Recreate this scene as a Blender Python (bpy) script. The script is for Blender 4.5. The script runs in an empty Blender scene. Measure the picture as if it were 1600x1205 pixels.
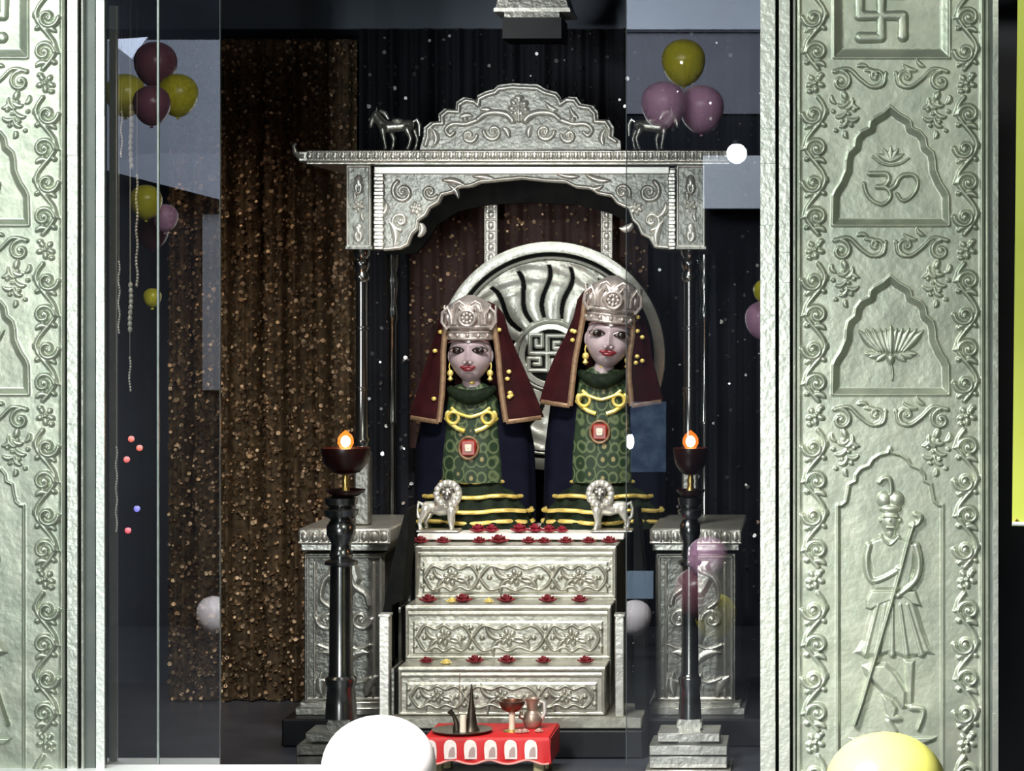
import bpy, math, random
import numpy as np
from mathutils import Vector, Matrix

# ------------------------------------------------------------------ camera, world, lights, exposure
SC = bpy.context.scene
F, VX, VY, EH = 4000.0, 1300.0, 480.0, 1.41      # focal length and horizon in photo pixels, eye height
cd = bpy.data.cameras.new('camera'); cam = bpy.data.objects.new('camera', cd)
SC.collection.objects.link(cam); SC.camera = cam
cam.location = (0, 0, EH); cam.rotation_euler = (math.pi/2, 0, 0)
cd.sensor_fit = 'HORIZONTAL'; cd.sensor_width = 36; cd.lens = F/1600*36
cd.shift_x = -(VX-800)/1600; cd.shift_y = (VY-602.5)/1600
cd.clip_end = 100

w = bpy.data.worlds.new('world'); SC.world = w; w.use_nodes = True
w.node_tree.nodes['Background'].inputs[0].default_value = (0.35, 0.42, 0.50, 1)
w.node_tree.nodes['Background'].inputs[1].default_value = 0.03

def area(name, loc, target, sx, sy, power, col=(1, 1, 1), spread=180):
    l = bpy.data.lights.new(name, 'AREA'); l.shape = 'RECTANGLE'; l.size = sx; l.size_y = sy
    l.energy = power; l.color = col; l.spread = math.radians(spread)
    o = bpy.data.objects.new(name, l); SC.collection.objects.link(o)
    o.location = loc
    d = Vector(target)-Vector(loc)
    o.rotation_euler = d.to_track_quat('-Z', 'Y').to_euler()
    return o
# hall ceiling lights, shrine room light above the steps; added fills are marked
area('hall_light_left', (-3.1, 3.9, 3.3), (-1.5, 6.6, 1.1), 1.3, 0.5, 102, (0.92, 1.0, 0.94))
area('hall_light_right', (1.2, 3.6, 3.4), (0.2, 6.6, 1.3), 1.3, 0.35, 23, (0.99, 1.0, 0.84))
area('front_fill_light', (-2.7, -5.6, 1.3), (-2.0, 8.4, 1.1), 1.4, 2.6, 17, (0.95, 1.0, 0.98), 90)  # added unseen frontal light for highlights on the posts and relief
area('post_highlight_light', (-2.15, -1.0, 1.3), (-1.6, 8.2, 1.1), 0.20, 1.6, 22, (0.95, 1.0, 0.98), 60)  # added unseen strip that draws a bright line on posts and columns
area('mirrored_balloon_fill', (-1.6, 2.0, 3.4), (-1.6, -2.2, 1.5), 3.4, 0.5, 85, (0.95, 0.97, 1.0), 140)  # added to light the balloons and back wall mirrored in the glass
area('low_balloon_fill', (-2.4, 1.2, 2.2), (-2.4, -1.8, -0.9), 2.0, 0.4, 80, (0.95, 0.97, 1.0), 90)  # added to brighten the low balloons mirrored in the glass
area('hall_light_back', (-3.0, -2.6, 3.4), (-3.0, -5.9, 2.4), 4.6, 0.6, 230, (0.84, 0.91, 1.0))
area('front_balloon_fill', (-1.5, 4.3, 2.6), (-0.6, 5.8, 0.3), 0.5, 0.5, 50, (1.0, 0.98, 0.95), 60)  # added to brighten the two foreground balloons
area('shrine_light', (-1.0, 6.95, 2.9), (-1.0, 8.35, 0.55), 0.7, 0.16, 11, (1.0, 0.97, 0.90), 56)
area('shrine_curtain_light', (-2.55, 8.3, 2.5), (-2.25, 9.15, 0.5), 0.5, 0.12, 2.0, (1.0, 0.82, 0.62), 80)
area('fitting_fill', (-1.5, 7.5, 2.30), (-0.98, 8.4, 2.42), 0.2, 0.05, 0.5, (1.0, 1.0, 0.95), 50)  # added to brighten the silver ceiling fitting, not a lamp of it
area('canopy_strip_light', (-1.05, 8.44, 1.855), (-1.05, 8.97, 1.25), 0.9, 0.03, 1.3, (1.0, 0.98, 0.93), 130)

vs = SC.view_settings
vs.view_transform = 'Standard'; vs.look = 'None'; vs.exposure = 0.0; vs.gamma = 1.0; vs.use_curve_mapping = False
SC.cycles.use_denoising = True
SC.cycles.max_bounces = 10; SC.cycles.transparent_max_bounces = 12

# ------------------------------------------------------------------ helpers
def P(px, py, Y): return Vector(((px-VX)*Y/F, Y, EH-(py-VY)*Y/F))
def S(Y): return Y/F
MATS = {}
def mat(name, col, metal=0.0, rough=0.5, col2=None, nscale=20, bump=0.0, bscale=60, emit=None, estr=0.0, lo=0.35, hi=0.65, stretch=None, spec=None, alpha=None):
    if name in MATS: return MATS[name]
    m = bpy.data.materials.new(name); m.use_nodes = True; MATS[name] = m
    nt = m.node_tree; b = nt.nodes['Principled BSDF']
    b.inputs['Base Color'].default_value = (*col, 1); b.inputs['Metallic'].default_value = metal
    b.inputs['Roughness'].default_value = rough
    if spec is not None: b.inputs['Specular IOR Level'].default_value = spec
    tc = nt.nodes.new('ShaderNodeTexCoord'); src = tc.outputs['Object']
    if stretch:
        mp = nt.nodes.new('ShaderNodeMapping'); mp.inputs['Scale'].default_value = stretch
        nt.links.new(src, mp.inputs[0]); src = mp.outputs[0]
    if col2 is not None:
        n = nt.nodes.new('ShaderNodeTexNoise'); n.inputs['Scale'].default_value = nscale; n.inputs['Detail'].default_value = 5
        r = nt.nodes.new('ShaderNodeValToRGB'); r.color_ramp.elements[0].position = lo; r.color_ramp.elements[1].position = hi
        r.color_ramp.elements[0].color = (*col, 1); r.color_ramp.elements[1].color = (*col2, 1)
        nt.links.new(src, n.inputs['Vector']); nt.links.new(n.outputs[0], r.inputs[0]); nt.links.new(r.outputs[0], b.inputs['Base Color'])
    if bump:
        n2 = nt.nodes.new('ShaderNodeTexNoise'); n2.inputs['Scale'].default_value = bscale; n2.inputs['Detail'].default_value = 3
        bp = nt.nodes.new('ShaderNodeBump'); bp.inputs['Strength'].default_value = bump; bp.inputs['Distance'].default_value = 0.004
        nt.links.new(src, n2.inputs['Vector']); nt.links.new(n2.outputs[0], bp.inputs['Height']); nt.links.new(bp.outputs[0], b.inputs['Normal'])
    if emit:
        b.inputs['Emission Color'].default_value = (*emit, 1); b.inputs['Emission Strength'].default_value = estr
    return m

PANEL = mat('panel_silver', (0.40, 0.445, 0.365), 0.68, 0.41, (0.52, 0.55, 0.45), 14, 0.3, 45)
TRIM = mat('trim_silver', (0.60, 0.64, 0.57), 0.7, 0.33, (0.70, 0.72, 0.64), 30, 0.3, 60)
BRIGHT = mat('bright_tape', (0.85, 0.88, 0.84), 0.25, 0.4, (0.72, 0.77, 0.72), 40, 0.4, 90)
JAMB = mat('jamb_grey', (0.11, 0.13, 0.12), 0.3, 0.5, (0.15, 0.17, 0.155), 12)
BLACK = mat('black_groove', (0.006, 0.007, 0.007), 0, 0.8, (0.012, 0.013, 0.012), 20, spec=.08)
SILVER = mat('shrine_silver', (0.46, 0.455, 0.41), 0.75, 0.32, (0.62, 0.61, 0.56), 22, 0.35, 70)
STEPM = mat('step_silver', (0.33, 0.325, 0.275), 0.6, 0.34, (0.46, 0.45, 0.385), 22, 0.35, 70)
SILVERB = mat('shrine_silver_lit', (0.85, 0.84, 0.78), 0.6, 0.3, (0.75, 0.74, 0.68), 30, 0.25, 60)  # brighter copy of the silver: relief highlights put into the colour
SILVERD = mat('shrine_silver_shaded', (0.17, 0.172, 0.158), 0.75, 0.34, (0.27, 0.27, 0.245), 20, 0.5, 60)  # darker copy of the silver: shade around the relief put into the colour
POST = mat('dark_polished_metal', (0.22, 0.225, 0.225), 0.97, 0.2, (0.30, 0.305, 0.30), 15)
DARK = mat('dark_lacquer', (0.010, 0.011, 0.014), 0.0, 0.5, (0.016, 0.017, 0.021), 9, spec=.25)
BRASS = mat('brass', (0.75, 0.50, 0.16), 0.9, 0.3, (0.6, 0.38, 0.1), 30)
GOLD = mat('gold_trim', (0.85, 0.62, 0.15), 0.5, 0.38, (0.95, 0.75, 0.25), 60, 0.4, 200)
REDF = mat('red_petal', (0.13, 0.006, 0.012), 0, 0.6, (0.22, 0.012, 0.02), 40)
YELF = mat('yellow_petal', (0.75, 0.55, 0.12), 0, 0.55, (0.85, 0.7, 0.3), 40)

def tagit(o, label=None, cat=None, group=None, kind=None):
    if label: o['label'] = label
    if cat: o['category'] = cat
    if group: o['group'] = group
    if kind: o['kind'] = kind
    return o
def thing(name, label, cat, loc, group=None):
    o = bpy.data.objects.new(name, None); SC.collection.objects.link(o); o.location = loc; o.empty_display_size = 0.05
    o['off'] = list(loc)
    return tagit(o, label, cat, group)
def link(name, me, m, parent, smooth):
    if smooth:
        me.polygons.foreach_set('use_smooth', [True]*len(me.polygons))
    if isinstance(m, (list, tuple)):
        for q in m: me.materials.append(q)
    else: me.materials.append(m)
    me.validate(); me.update()
    o = bpy.data.objects.new(name, me); SC.collection.objects.link(o)
    if parent is not None: o.parent = parent; o['off'] = list(parent['off'])
    return o
def finish(name, co, fa, m, parent=None, smooth=True, mi=None):
    co = np.asarray(co, dtype=float).reshape(-1, 3)
    if parent is not None: off = np.array(list(parent['off']))
    else:
        off = np.array([(co[:, 0].min()+co[:, 0].max())/2, (co[:, 1].min()+co[:, 1].max())/2, co[:, 2].min()])
    me = bpy.data.meshes.new(name)
    me.from_pydata((co-off).tolist(), [], fa)
    o = link(name, me, m, parent, smooth)
    if mi is not None: me.polygons.foreach_set('material_index', mi)
    if parent is None: o.location = off; o['off'] = off.tolist()
    return o

class MB:
    def __init__(s): s.v = []; s.f = []
    def add(s, v, f):
        n = len(s.v); s.v += [tuple(q) for q in v]; s.f += [tuple(i+n for i in q) for q in f]; return s
    def box(s, x0, x1, y0, y1, z0, z1, b=0.0):
        if x0 > x1: x0, x1 = x1, x0
        if y0 > y1: y0, y1 = y1, y0
        if z0 > z1: z0, z1 = z1, z0
        b = min(b, (x1-x0)*.45, (y1-y0)*.45, (z1-z0)*.45)
        if b <= 0:
            v = [(x, y, z) for z in (z0, z1) for y in (y0, y1) for x in (x0, x1)]
            return s.add(v, [(0, 2, 3, 1), (4, 5, 7, 6), (0, 1, 5, 4), (2, 6, 7, 3), (0, 4, 6, 2), (1, 3, 7, 5)])
        V = []; idx = {}
        for sx in (0, 1):
            for sy in (0, 1):
                for sz in (0, 1):
                    X, Y, Z = (x0, x1)[sx], (y0, y1)[sy], (z0, z1)[sz]
                    dx, dy, dz = b*(1-2*sx), b*(1-2*sy), b*(1-2*sz)
                    idx[sx, sy, sz, 0] = len(V); V.append((X, Y+dy, Z+dz))
                    idx[sx, sy, sz, 1] = len(V); V.append((X+dx, Y, Z+dz))
                    idx[sx, sy, sz, 2] = len(V); V.append((X+dx, Y+dy, Z))
        fs = []
        for k in (0, 1):
            fs.append([idx[k, a, c, 0] for a, c in ((0, 0), (0, 1), (1, 1), (1, 0))])
            fs.append([idx[a, k, c, 1] for a, c in ((0, 0), (0, 1), (1, 1), (1, 0))])
            fs.append([idx[a, c, k, 2] for a, c in ((0, 0), (0, 1), (1, 1), (1, 0))])
            for j in (0, 1):
                fs.append([idx[k, j, 0, 0], idx[k, j, 1, 0], idx[k, j, 1, 1], idx[k, j, 0, 1]])
                fs.append([idx[k, 0, j, 0], idx[k, 1, j, 0], idx[k, 1, j, 2], idx[k, 0, j, 2]])
                fs.append([idx[0, k, j, 1], idx[1, k, j, 1], idx[1, k, j, 2], idx[0, k, j, 2]])
                for l in (0, 1): fs.append([idx[k, j, l, 0], idx[k, j, l, 1], idx[k, j, l, 2]])
        return s.add(V, fs)
    def pbox(s, xa, ya, xb, yb, Y, d, b=0.0):
        """box whose front face covers photo pixels xa..xb, ya..yb at depth Y, going back by d"""
        a = P(xa, yb, Y); c = P(xb, ya, Y)
        return s.box(a.x, c.x, Y, Y+d, a.z, c.z, b)
    def lathe(s, prof, c, seg=32, sy=1.0, cap=True, sx=1.0):
        v = []; f = []
        for r, z in prof:
            for k in range(seg):
                a = 2*math.pi*k/seg; v.append((c[0]+r*sx*math.cos(a), c[1]+r*sy*math.sin(a), c[2]+z))
        for i in range(len(prof)-1):
            for k in range(seg):
                k2 = (k+1) % seg; f.append((i*seg+k, i*seg+k2, (i+1)*seg+k2, (i+1)*seg+k))
        if cap: f.append(tuple(range(seg-1, -1, -1))); f.append(tuple((len(prof)-1)*seg+k for k in range(seg)))
        return s.add(v, f)
    def ell(s, c, r, R=None, seg=24, ring=14):
        v = []; f = []
        for i in range(1, ring):
            t = math.pi*i/ring
            for k in range(seg):
                a = 2*math.pi*k/seg; v.append(Vector((r[0]*math.sin(t)*math.cos(a), r[1]*math.sin(t)*math.sin(a), r[2]*math.cos(t))))
        v.append(Vector((0, 0, r[2]))); v.append(Vector((0, 0, -r[2]))); T = len(v)-2
        for i in range(ring-2):
            for k in range(seg):
                k2 = (k+1) % seg; f.append((i*seg+k, (i+1)*seg+k, (i+1)*seg+k2, i*seg+k2))
        for k in range(seg):
            k2 = (k+1) % seg; f.append((T, k, k2)); f.append((T+1, (ring-2)*seg+k2, (ring-2)*seg+k))
        if R is not None: v = [R @ q for q in v]
        return s.add([q+Vector(c) for q in v], f)
    def tube(s, pts, rad, seg=10, cap=True, flat=None, up=None):
        pts = [Vector(p) for p in pts]; n = len(pts)
        if not isinstance(rad, (list, tuple)): rad = [rad]*n
        v = []; f = []; ref = Vector(up) if up else Vector((0.13, 1, 0.07)).normalized()
        for i, p in enumerate(pts):
            t = (pts[min(i+1, n-1)]-pts[max(i-1, 0)]).normalized()
            a = t.cross(ref)
            if a.length < 1e-4: a = t.cross(Vector((1, 0, 0)))
            a.normalize(); b = a.cross(t).normalized()
            fl = flat if flat else 1.0
            for k in range(seg):
                q = 2*math.pi*k/seg; v.append(p+a*math.cos(q)*rad[i]+b*math.sin(q)*rad[i]*fl)
        for i in range(n-1):
            for k in range(seg):
                k2 = (k+1) % seg; f.append((i*seg+k, i*seg+k2, (i+1)*seg+k2, (i+1)*seg+k))
        if cap: f.append(tuple(range(seg-1, -1, -1))); f.append(tuple((n-1)*seg+k for k in range(seg)))
        return s.add(v, f)
    def caps(s, p0, r0, p1, r1, seg=14):
        p0 = Vector(p0); p1 = Vector(p1); s.tube([p0, p1], [r0, r1], seg)
        s.ell(p0, (r0,)*3, None, seg, 10); s.ell(p1, (r1,)*3, None, seg, 10); return s
    def prism(s, poly, y0, y1):
        """poly: list of world (x,z); extruded along y"""
        n = len(poly); v = [(x, y0, z) for x, z in poly]+[(x, y1, z) for x, z in poly]
        f = [tuple(range(n)), tuple(range(2*n-1, n-1, -1))]
        for i in range(n): j = (i+1) % n; f.append((i, i+n, j+n, j))
        return s.add(v, f)
    def pprism(s, pts, Y, d): return s.prism([(P(x, y, Y).x, P(x, y, Y).z) for x, y in pts], Y, Y+d)
    def make(s, name, m, parent=None, smooth=True, auto=True):
        o = finish(name, s.v, s.f, m, parent, smooth)
        if smooth and auto:
            me = o.data
            import bmesh
            bm = bmesh.new(); bm.from_mesh(me)
            bmesh.ops.recalc_face_normals(bm, faces=bm.faces)
            for e in bm.edges:
                if len(e.link_faces) == 2 and e.calc_face_angle(0) > math.radians(38): e.smooth = False
            bm.to_mesh(me); bm.free()
        return o
    def remesh(s, name, m, parent=None, voxel=0.003, sm=4):
        o = finish(name+'_tmp', s.v, s.f, m, parent, True)
        r = o.modifiers.new('r', 'REMESH'); r.mode = 'VOXEL'; r.voxel_size = voxel; r.use_smooth_shade = True
        q = o.modifiers.new('s', 'SMOOTH'); q.factor = 0.5; q.iterations = sm
        bpy.context.view_layer.update()
        dg = bpy.context.evaluated_depsgraph_get()
        me = bpy.data.meshes.new_from_object(o.evaluated_get(dg))
        old = o.data; o.modifiers.clear(); o.data = me; bpy.data.meshes.remove(old)
        o.name = name; me.name = name
        me.polygons.foreach_set('use_smooth', [True]*len(me.polygons))
        return o

def copy_tree(o, parent=None):
    c = o.copy(); SC.collection.objects.link(c); c.parent = parent
    for ch in o.children: copy_tree(ch, c)
    return c

# ---- embossed relief on a pixel grid -> real displaced metal sheet
def sd_poly(X, Y, pts):
    pts = np.asarray(pts, float); d = np.full(X.shape, 1e9); ins = np.zeros(X.shape, bool)
    n = len(pts)
    for i in range(n):
        a = pts[i]; b = pts[(i+1) % n]; e = b-a
        t = np.clip(((X-a[0])*e[0]+(Y-a[1])*e[1])/max(e@e, 1e-9), 0, 1)
        d = np.minimum(d, (X-a[0]-t*e[0])**2+(Y-a[1]-t*e[1])**2)
        if a[1] != b[1]:
            c = ((a[1] > Y) != (b[1] > Y)) & (X < (b[0]-a[0])*(Y-a[1])/(b[1]-a[1])+a[0]); ins ^= c
    d = np.sqrt(d); return np.where(ins, -d, d)
def sst(x): x = np.clip(x, 0, 1); return x*x*(3-2*x)
def smooth_pts(pts, k=6, closed=False):
    pts = np.asarray(pts, float); n = len(pts); out = []
    if closed: g = lambda i: pts[i % n]
    else: g = lambda i: pts[min(max(i, 0), n-1)]
    for i in range(n if closed else n-1):
        p0, p1, p2, p3 = g(i-1), g(i), g(i+1), g(i+2)
        for j in range(k):
            t = j/k
            out.append(0.5*((2*p1)+(-p0+p2)*t+(2*p0-5*p1+4*p2-p3)*t*t+(-p0+3*p1-3*p2+p3)*t**3))
    if not closed: out.append(pts[-1])
    return [tuple(q) for q in out]

class Relief:
    def __init__(s, x0, y0, x1, y1, step=1.0):
        s.xs = np.linspace(x0, x1, int(round((x1-x0)/step))+1); s.ys = np.linspace(y0, y1, int(round((y1-y0)/step))+1)
        s.X, s.Y = np.meshgrid(s.xs, s.ys); s.B = np.zeros(s.X.shape); s.R = np.zeros(s.X.shape)
    def sl(s, xa, ya, xb, yb):
        i0, i1 = np.searchsorted(s.xs, [xa, xb]); j0, j1 = np.searchsorted(s.ys, [ya, yb]); return slice(j0, j1+1), slice(i0, i1+1)
    def stroke(s, pts, w0, w1=None, h=3.0, sm=True):
        if w1 is None: w1 = w0
        if sm and len(pts) > 2: pts = smooth_pts(pts, 5)
        n = len(pts)-1; W = max(w0, w1)
        for i in range(n):
            (ax, ay), (bx, by) = pts[i], pts[i+1]
            q = s.sl(min(ax, bx)-W, min(ay, by)-W, max(ax, bx)+W, max(ay, by)+W); X = s.X[q]; Y = s.Y[q]
            if X.size == 0: continue
            ex, ey = bx-ax, by-ay; L = max(ex*ex+ey*ey, 1e-9); t = np.clip(((X-ax)*ex+(Y-ay)*ey)/L, 0, 1)
            d2 = (X-ax-t*ex)**2+(Y-ay-t*ey)**2; ww = w0+(w1-w0)*(i+t)/n
            s.R[q] = np.maximum(s.R[q], h*np.sqrt(np.clip(1-d2/(ww*ww), 0, 1)))
        return s
    def blob(s, cx, cy, rx, ry, h=3.0, a=0.0):
        r = max(rx, ry); q = s.sl(cx-r, cy-r, cx+r, cy+r); X = s.X[q]-cx; Y = s.Y[q]-cy; a = math.radians(a)
        u = X*math.cos(a)+Y*math.sin(a); v = -X*math.sin(a)+Y*math.cos(a)
        s.R[q] = np.maximum(s.R[q], h*np.sqrt(np.clip(1-(u/rx)**2-(v/ry)**2, 0, 1))); return s
    def poly(s, pts, h=3.0, bev=2.5, add=False):
        x = [p[0] for p in pts]; y = [p[1] for p in pts]; q = s.sl(min(x)-1, min(y)-1, max(x)+1, max(y)+1)
        d = sd_poly(s.X[q], s.Y[q], pts); val = h*sst(-d/bev)
        s.R[q] = s.R[q]+val if add else np.maximum(s.R[q], val); return s
    def spiral(s, cx, cy, r, a0, turns=1.3, d=1, w=3.2, h=4.0, bulb=True):
        pts = []
        for i in range(26):
            t = i/25; a = math.radians(a0)+d*turns*2*math.pi*t; rr = r*(1-0.82*t**0.85)
            pts.append((cx+rr*math.cos(a), cy+rr*math.sin(a)))
        s.stroke(pts, w, w*0.7, h, False)
        if bulb: s.blob(cx, cy, w*1.25, w*1.25, h*1.15)
        return s
    def leaf(s, x, y, L, a, w=4.0, h=3.5, curve=0.3):
        a = math.radians(a); pts = []
        for i in range(9):
            t = i/8; b = a+curve*(t-0.3)*2; pts.append((x+L*t*math.cos(b), y+L*t*math.sin(b)))
        n = len(pts)-1
        for i in range(n):
            t0 = i/n; t1 = (i+1)/n
            s.stroke([pts[i], pts[i+1]], w*math.sin(math.pi*min(max(t0*.9+.08, 0), 1))+.5, w*math.sin(math.pi*min(t1*.9+.08, 1))+.5, h, False)
        return s
    def rosette(s, cx, cy, r, n=6, h=4):
        for k in range(n):
            a = 2*math.pi*k/n+.3; s.blob(cx+r*.62*math.cos(a), cy+r*.62*math.sin(a), r*.42, r*.3, h*.85, math.degrees(a))
        return s.blob(cx, cy, r*.28, r*.28, h*1.2)
    def noise(s, amp, seed=1):
        rng = np.random.RandomState(seed); H = np.zeros(s.X.shape)
        for k in range(14):
            fx, fy = rng.uniform(-.09, .09, 2); H += np.sin(s.X*fx+s.Y*fy+rng.uniform(0, 6.3))*rng.uniform(.3, 1)
        s.B += amp*H/4; return s
    def build(s, name, Yp, m, parent, thick=None, mirror=None, cut=None, base=0.0, zs=1.0, smooth=True):
        H = (s.B+s.R)*zs+base; X = s.X if mirror is None else mirror-s.X; k = Yp/F
        co = np.stack([(X-VX)*k, Yp-H*k, EH-(s.Y-VY)*k], -1); ny, nx = s.X.shape
        idx = np.arange(ny*nx).reshape(ny, nx)
        a, b, c, d = idx[:-1, :-1], idx[:-1, 1:], idx[1:, 1:], idx[1:, :-1]
        fq = np.stack([a, d, c, b] if mirror is None else [a, b, c, d], -1).reshape(-1, 4)
        if cut is not None:
            keep = cut(s)[:-1, :-1].reshape(-1); keep = keep | cut(s)[1:, 1:].reshape(-1); fq = fq[keep]
            used = np.unique(fq); remap = np.full(ny*nx, -1); remap[used] = np.arange(len(used)); co = co.reshape(-1, 3)[used]; fq = remap[fq]
        co = co.reshape(-1, 3)
        if thick is not None:
            n = len(co); bx = co.copy()
            loop = np.concatenate([idx[0, :], idx[1:, -1], idx[-1, -2::-1], idx[-2:0:-1, 0]])
            back = co[loop].copy(); back[:, 1] = Yp+thick
            co = np.concatenate([co, back]); L = len(loop); j = np.arange(L); j2 = (j+1) % L
            sk = np.stack([loop[j], loop[j2], n+j2, n+j], -1)
            if mirror is not None: sk = sk[:, ::-1]
            extra = [tuple(n+j)] if mirror is not None else [tuple((n+j)[::-1])]
            faces = np.concatenate([fq, sk]).tolist()+[list(map(int, extra[0]))]
        else: faces = fq.tolist()
        return finish(name, co, faces, m, parent, smooth)

# ================================================================== SETTING
FLOORM = mat('slate_floor', (0.045, 0.050, 0.065), 0.0, 0.35, (0.06, 0.065, 0.082), 6)
WALLD = mat('dark_navy_wall', (0.018, 0.02, 0.034), 0, 0.7, (0.024, 0.027, 0.042), 5)
HALLW = mat('hall_wall_paint', (0.30, 0.33, 0.40), 0, 0.7, (0.33, 0.36, 0.43), 3)
HALLD = mat('hall_dark_paint', (0.010, 0.012, 0.016), 0, 0.8, (0.015, 0.017, 0.022), 3, spec=.1)
WHITEP = mat('white_paint', (0.80, 0.82, 0.84), 0, 0.6, (0.76, 0.78, 0.80), 8)
def struct(name, mb, m): return tagit(mb.make(name, m, None, False), kind='structure')
G = 6.66                                             # depth of the glass doors
struct('floor', MB().box(-7.5, 4, 6.2, 9.6, -1.0, 0), FLOORM)
struct('floor_hall', MB().box(-7.5, 4, -6, 6.2, -1.1, -1.0), mat('hall_floor_tile', (0.035, 0.038, 0.045), 0, 0.6, (0.045, 0.048, 0.056), 3))
struct('wall_lintel_shade', MB().box(-7.5, 4, 6.72, 6.86, 2.28, 4.4), WALLD)  # unseen wall over the opening, added to shade the upper shrine
struct('ceiling', MB().box(-7.5, 4, -6, 9.6, 4.4, 4.5), mat('ceiling_paint', (0.12, 0.13, 0.15), 0, 0.8, (0.14, 0.15, 0.17), 4))
struct('wall_back', MB().box(-7.5, 4, 9.6, 9.7, 0, 4.4), WALLD)
struct('wall_left', MB().box(-7.6, -7.5, -6, 9.6, -1.0, 4.4), HALLD)
struct('wall_right', MB().box(4, 4.1, -6, 9.6, -1.0, 4.4), HALLD)
struct('wall_front', MB().box(-7.5, 4, -6.1, -6, -1.0, 4.4), HALLD)
# dark wall beside the right pillar and over / beside the opening
a = P(1556, 0, 7.0)
struct('wall_side', MB().box(a.x, 4, 7.0, 7.1, 0, 4.4), mat('side_wall_paint', (0.022, 0.024, 0.036), 0, 0.6, (0.03, 0.031, 0.044), 6))
# shrine platform
pl = struct('trim_platform', MB().box(P(440, 0, 8.2).x, P(1235, 0, 8.2).x, 8.2, 9.55, 0, 0.09, .006)
            .box(P(588, 0, 8.0).x, P(1006, 0, 8.0).x, 7.985, 8.2, 0, 0.09, .006), DARK)
# navy beam across the top of the shrine room
bmb = MB().pbox(165, -60, 1330, 46, 9.25, .25, .004)
struct('trim_beam', bmb, mat('navy_beam', (0.12, 0.155, 0.22), 0, 0.5, (0.14, 0.175, 0.24), 5))

# ================================================================== EMBOSSED PILLARS
YP = 6.6
def mir(pts, c=1392): return [(2*c-x, y) for x, y in pts]
half = [(1392, 166), (1380, 177), (1366, 185), (1361, 190), (1359, 200), (1346, 206), (1338, 216), (1336, 229), (1326, 238), (1323, 250), (1322, 266), (1314, 285), (1306, 297), (1302, 306), (1301, 352)]
NICHE = half[::-1]+mir(half)[1:]
gh = [(1391, 700), (1388, 708), (1375, 711), (1364, 718), (1358, 728), (1345, 733), (1338, 742), (1337, 752), (1327, 757), (1325, 770), (1322, 784), (1315, 790), (1309, 790), (1309, 1235)]
GNICHE = gh[::-1]+[(2*1391-x, y) for x, y in gh][1:]

def pillar_field():
    r = Relief(1245, -14, 1538, 1222, 1.15)
    r.noise(0.5, 3)
    def niche(pts, dep, band):
        x = [p[0] for p in pts]; y = [p[1] for p in pts]; q = r.sl(min(x)-8, min(y)-8, max(x)+8, max(y)+8)
        d = sd_poly(r.X[q], r.Y[q], pts); r.B[q] += 1.8*np.exp(-(d/2.0)**2)-dep*sst(-d/band)
    niche(NICHE, 7, 11); niche([(x, y+264.5) for x, y in NICHE], 7, 11)
    niche(GNICHE, 4, 3.2)
    niche([(1303, -40), (1484, -40), (1484, 90), (1303, 90)], 6, 16)
    r.B += 2.2*np.exp(-((r.X-1249)/2.5)**2)+2.2*np.exp(-((r.X-1534)/2.5)**2)
    # running scroll borders
    for cx, sg in ((1274, 1), (1511, -1)):
        for k, y0 in enumerate((-128, 130, 390, 650, 905, 1160)):
            P_ = 258
            r.rosette(cx, y0, 15, 5, 4.5); r.blob(cx-9, y0+13, 5, 4, 4); r.blob(cx+9, y0-13, 5, 4, 4)
            stem = []
            for i in range(17):
                t = i/16; stem.append((cx+sg*15*math.sin(t*4*math.pi+.3), y0+22+t*(P_-44)))
            r.stroke(stem, 3.6, 3.6, 4.8)
            for j in range(4):
                yy = y0+22+(j+.5)*(P_-44)/4; s2 = sg*(1 if j % 2 == 0 else -1)
                r.spiral(cx-s2*3, yy, 17, 180, 1.25, -s2, 4.2, 6)
                r.leaf(cx-s2*15, yy+22, 20, -40 if s2 > 0 else 220, 4.6, 4.6, .4*s2)
                r.leaf(cx+s2*16, yy-10, 13, 75, 4, 4.4, .5)
                r.blob(cx+s2*13, yy+16, 5.0, 4.0, 4.6, 30*s2)
    # friezes between the niches, mirrored about the centre line
    for y0 in (98, 362, 626):
        for sg in (1, -1):
            X = lambda dx: 1392+sg*dx
            a0 = 0 if sg > 0 else 180
            r.spiral(X(78), y0+30, 17, -90, 1.2, -sg, 3.4, 4.6)
            r.stroke([(X(88), y0+14), (X(66), y0+10), (X(48), y0+26), (X(30), y0+38), (X(12), y0+34), (X(8), y0+16)], 3.4, 2.6, 4.6)
            r.spiral(X(24), y0+22, 15, 90, 1.1, sg, 3.0, 4.2)
            r.leaf(X(40), y0+12, 22, 180 if sg > 0 else 0, 4, 4, .3); r.leaf(X(52), y0+6, 16, 200 if sg > 0 else -20, 3.4, 4, .3)
            r.blob(X(72), y0+52, 5, 9, 4, 20*sg)
            for (dx, dy, L, an) in ((82, 66, 18, 160), (70, 72, 20, 200), (86, 84, 20, 170), (66, 88, 16, 150), (80, 100, 18, 190), (60, 62, 14, 100), (92, 52, 14, 80), (70, 108, 10, 60)):
                r.leaf(X(dx), y0+dy, L, an if sg > 0 else 180-an, 3.6, 3.2, .5*sg)
            for (dx, dy) in ((58, 74), (74, 62), (90, 76), (76, 92), (62, 98), (86, 106), (66, 80)): r.blob(X(dx), y0+dy, 3.6, 3.2, 3.6)
    return r
field = pillar_field()
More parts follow.
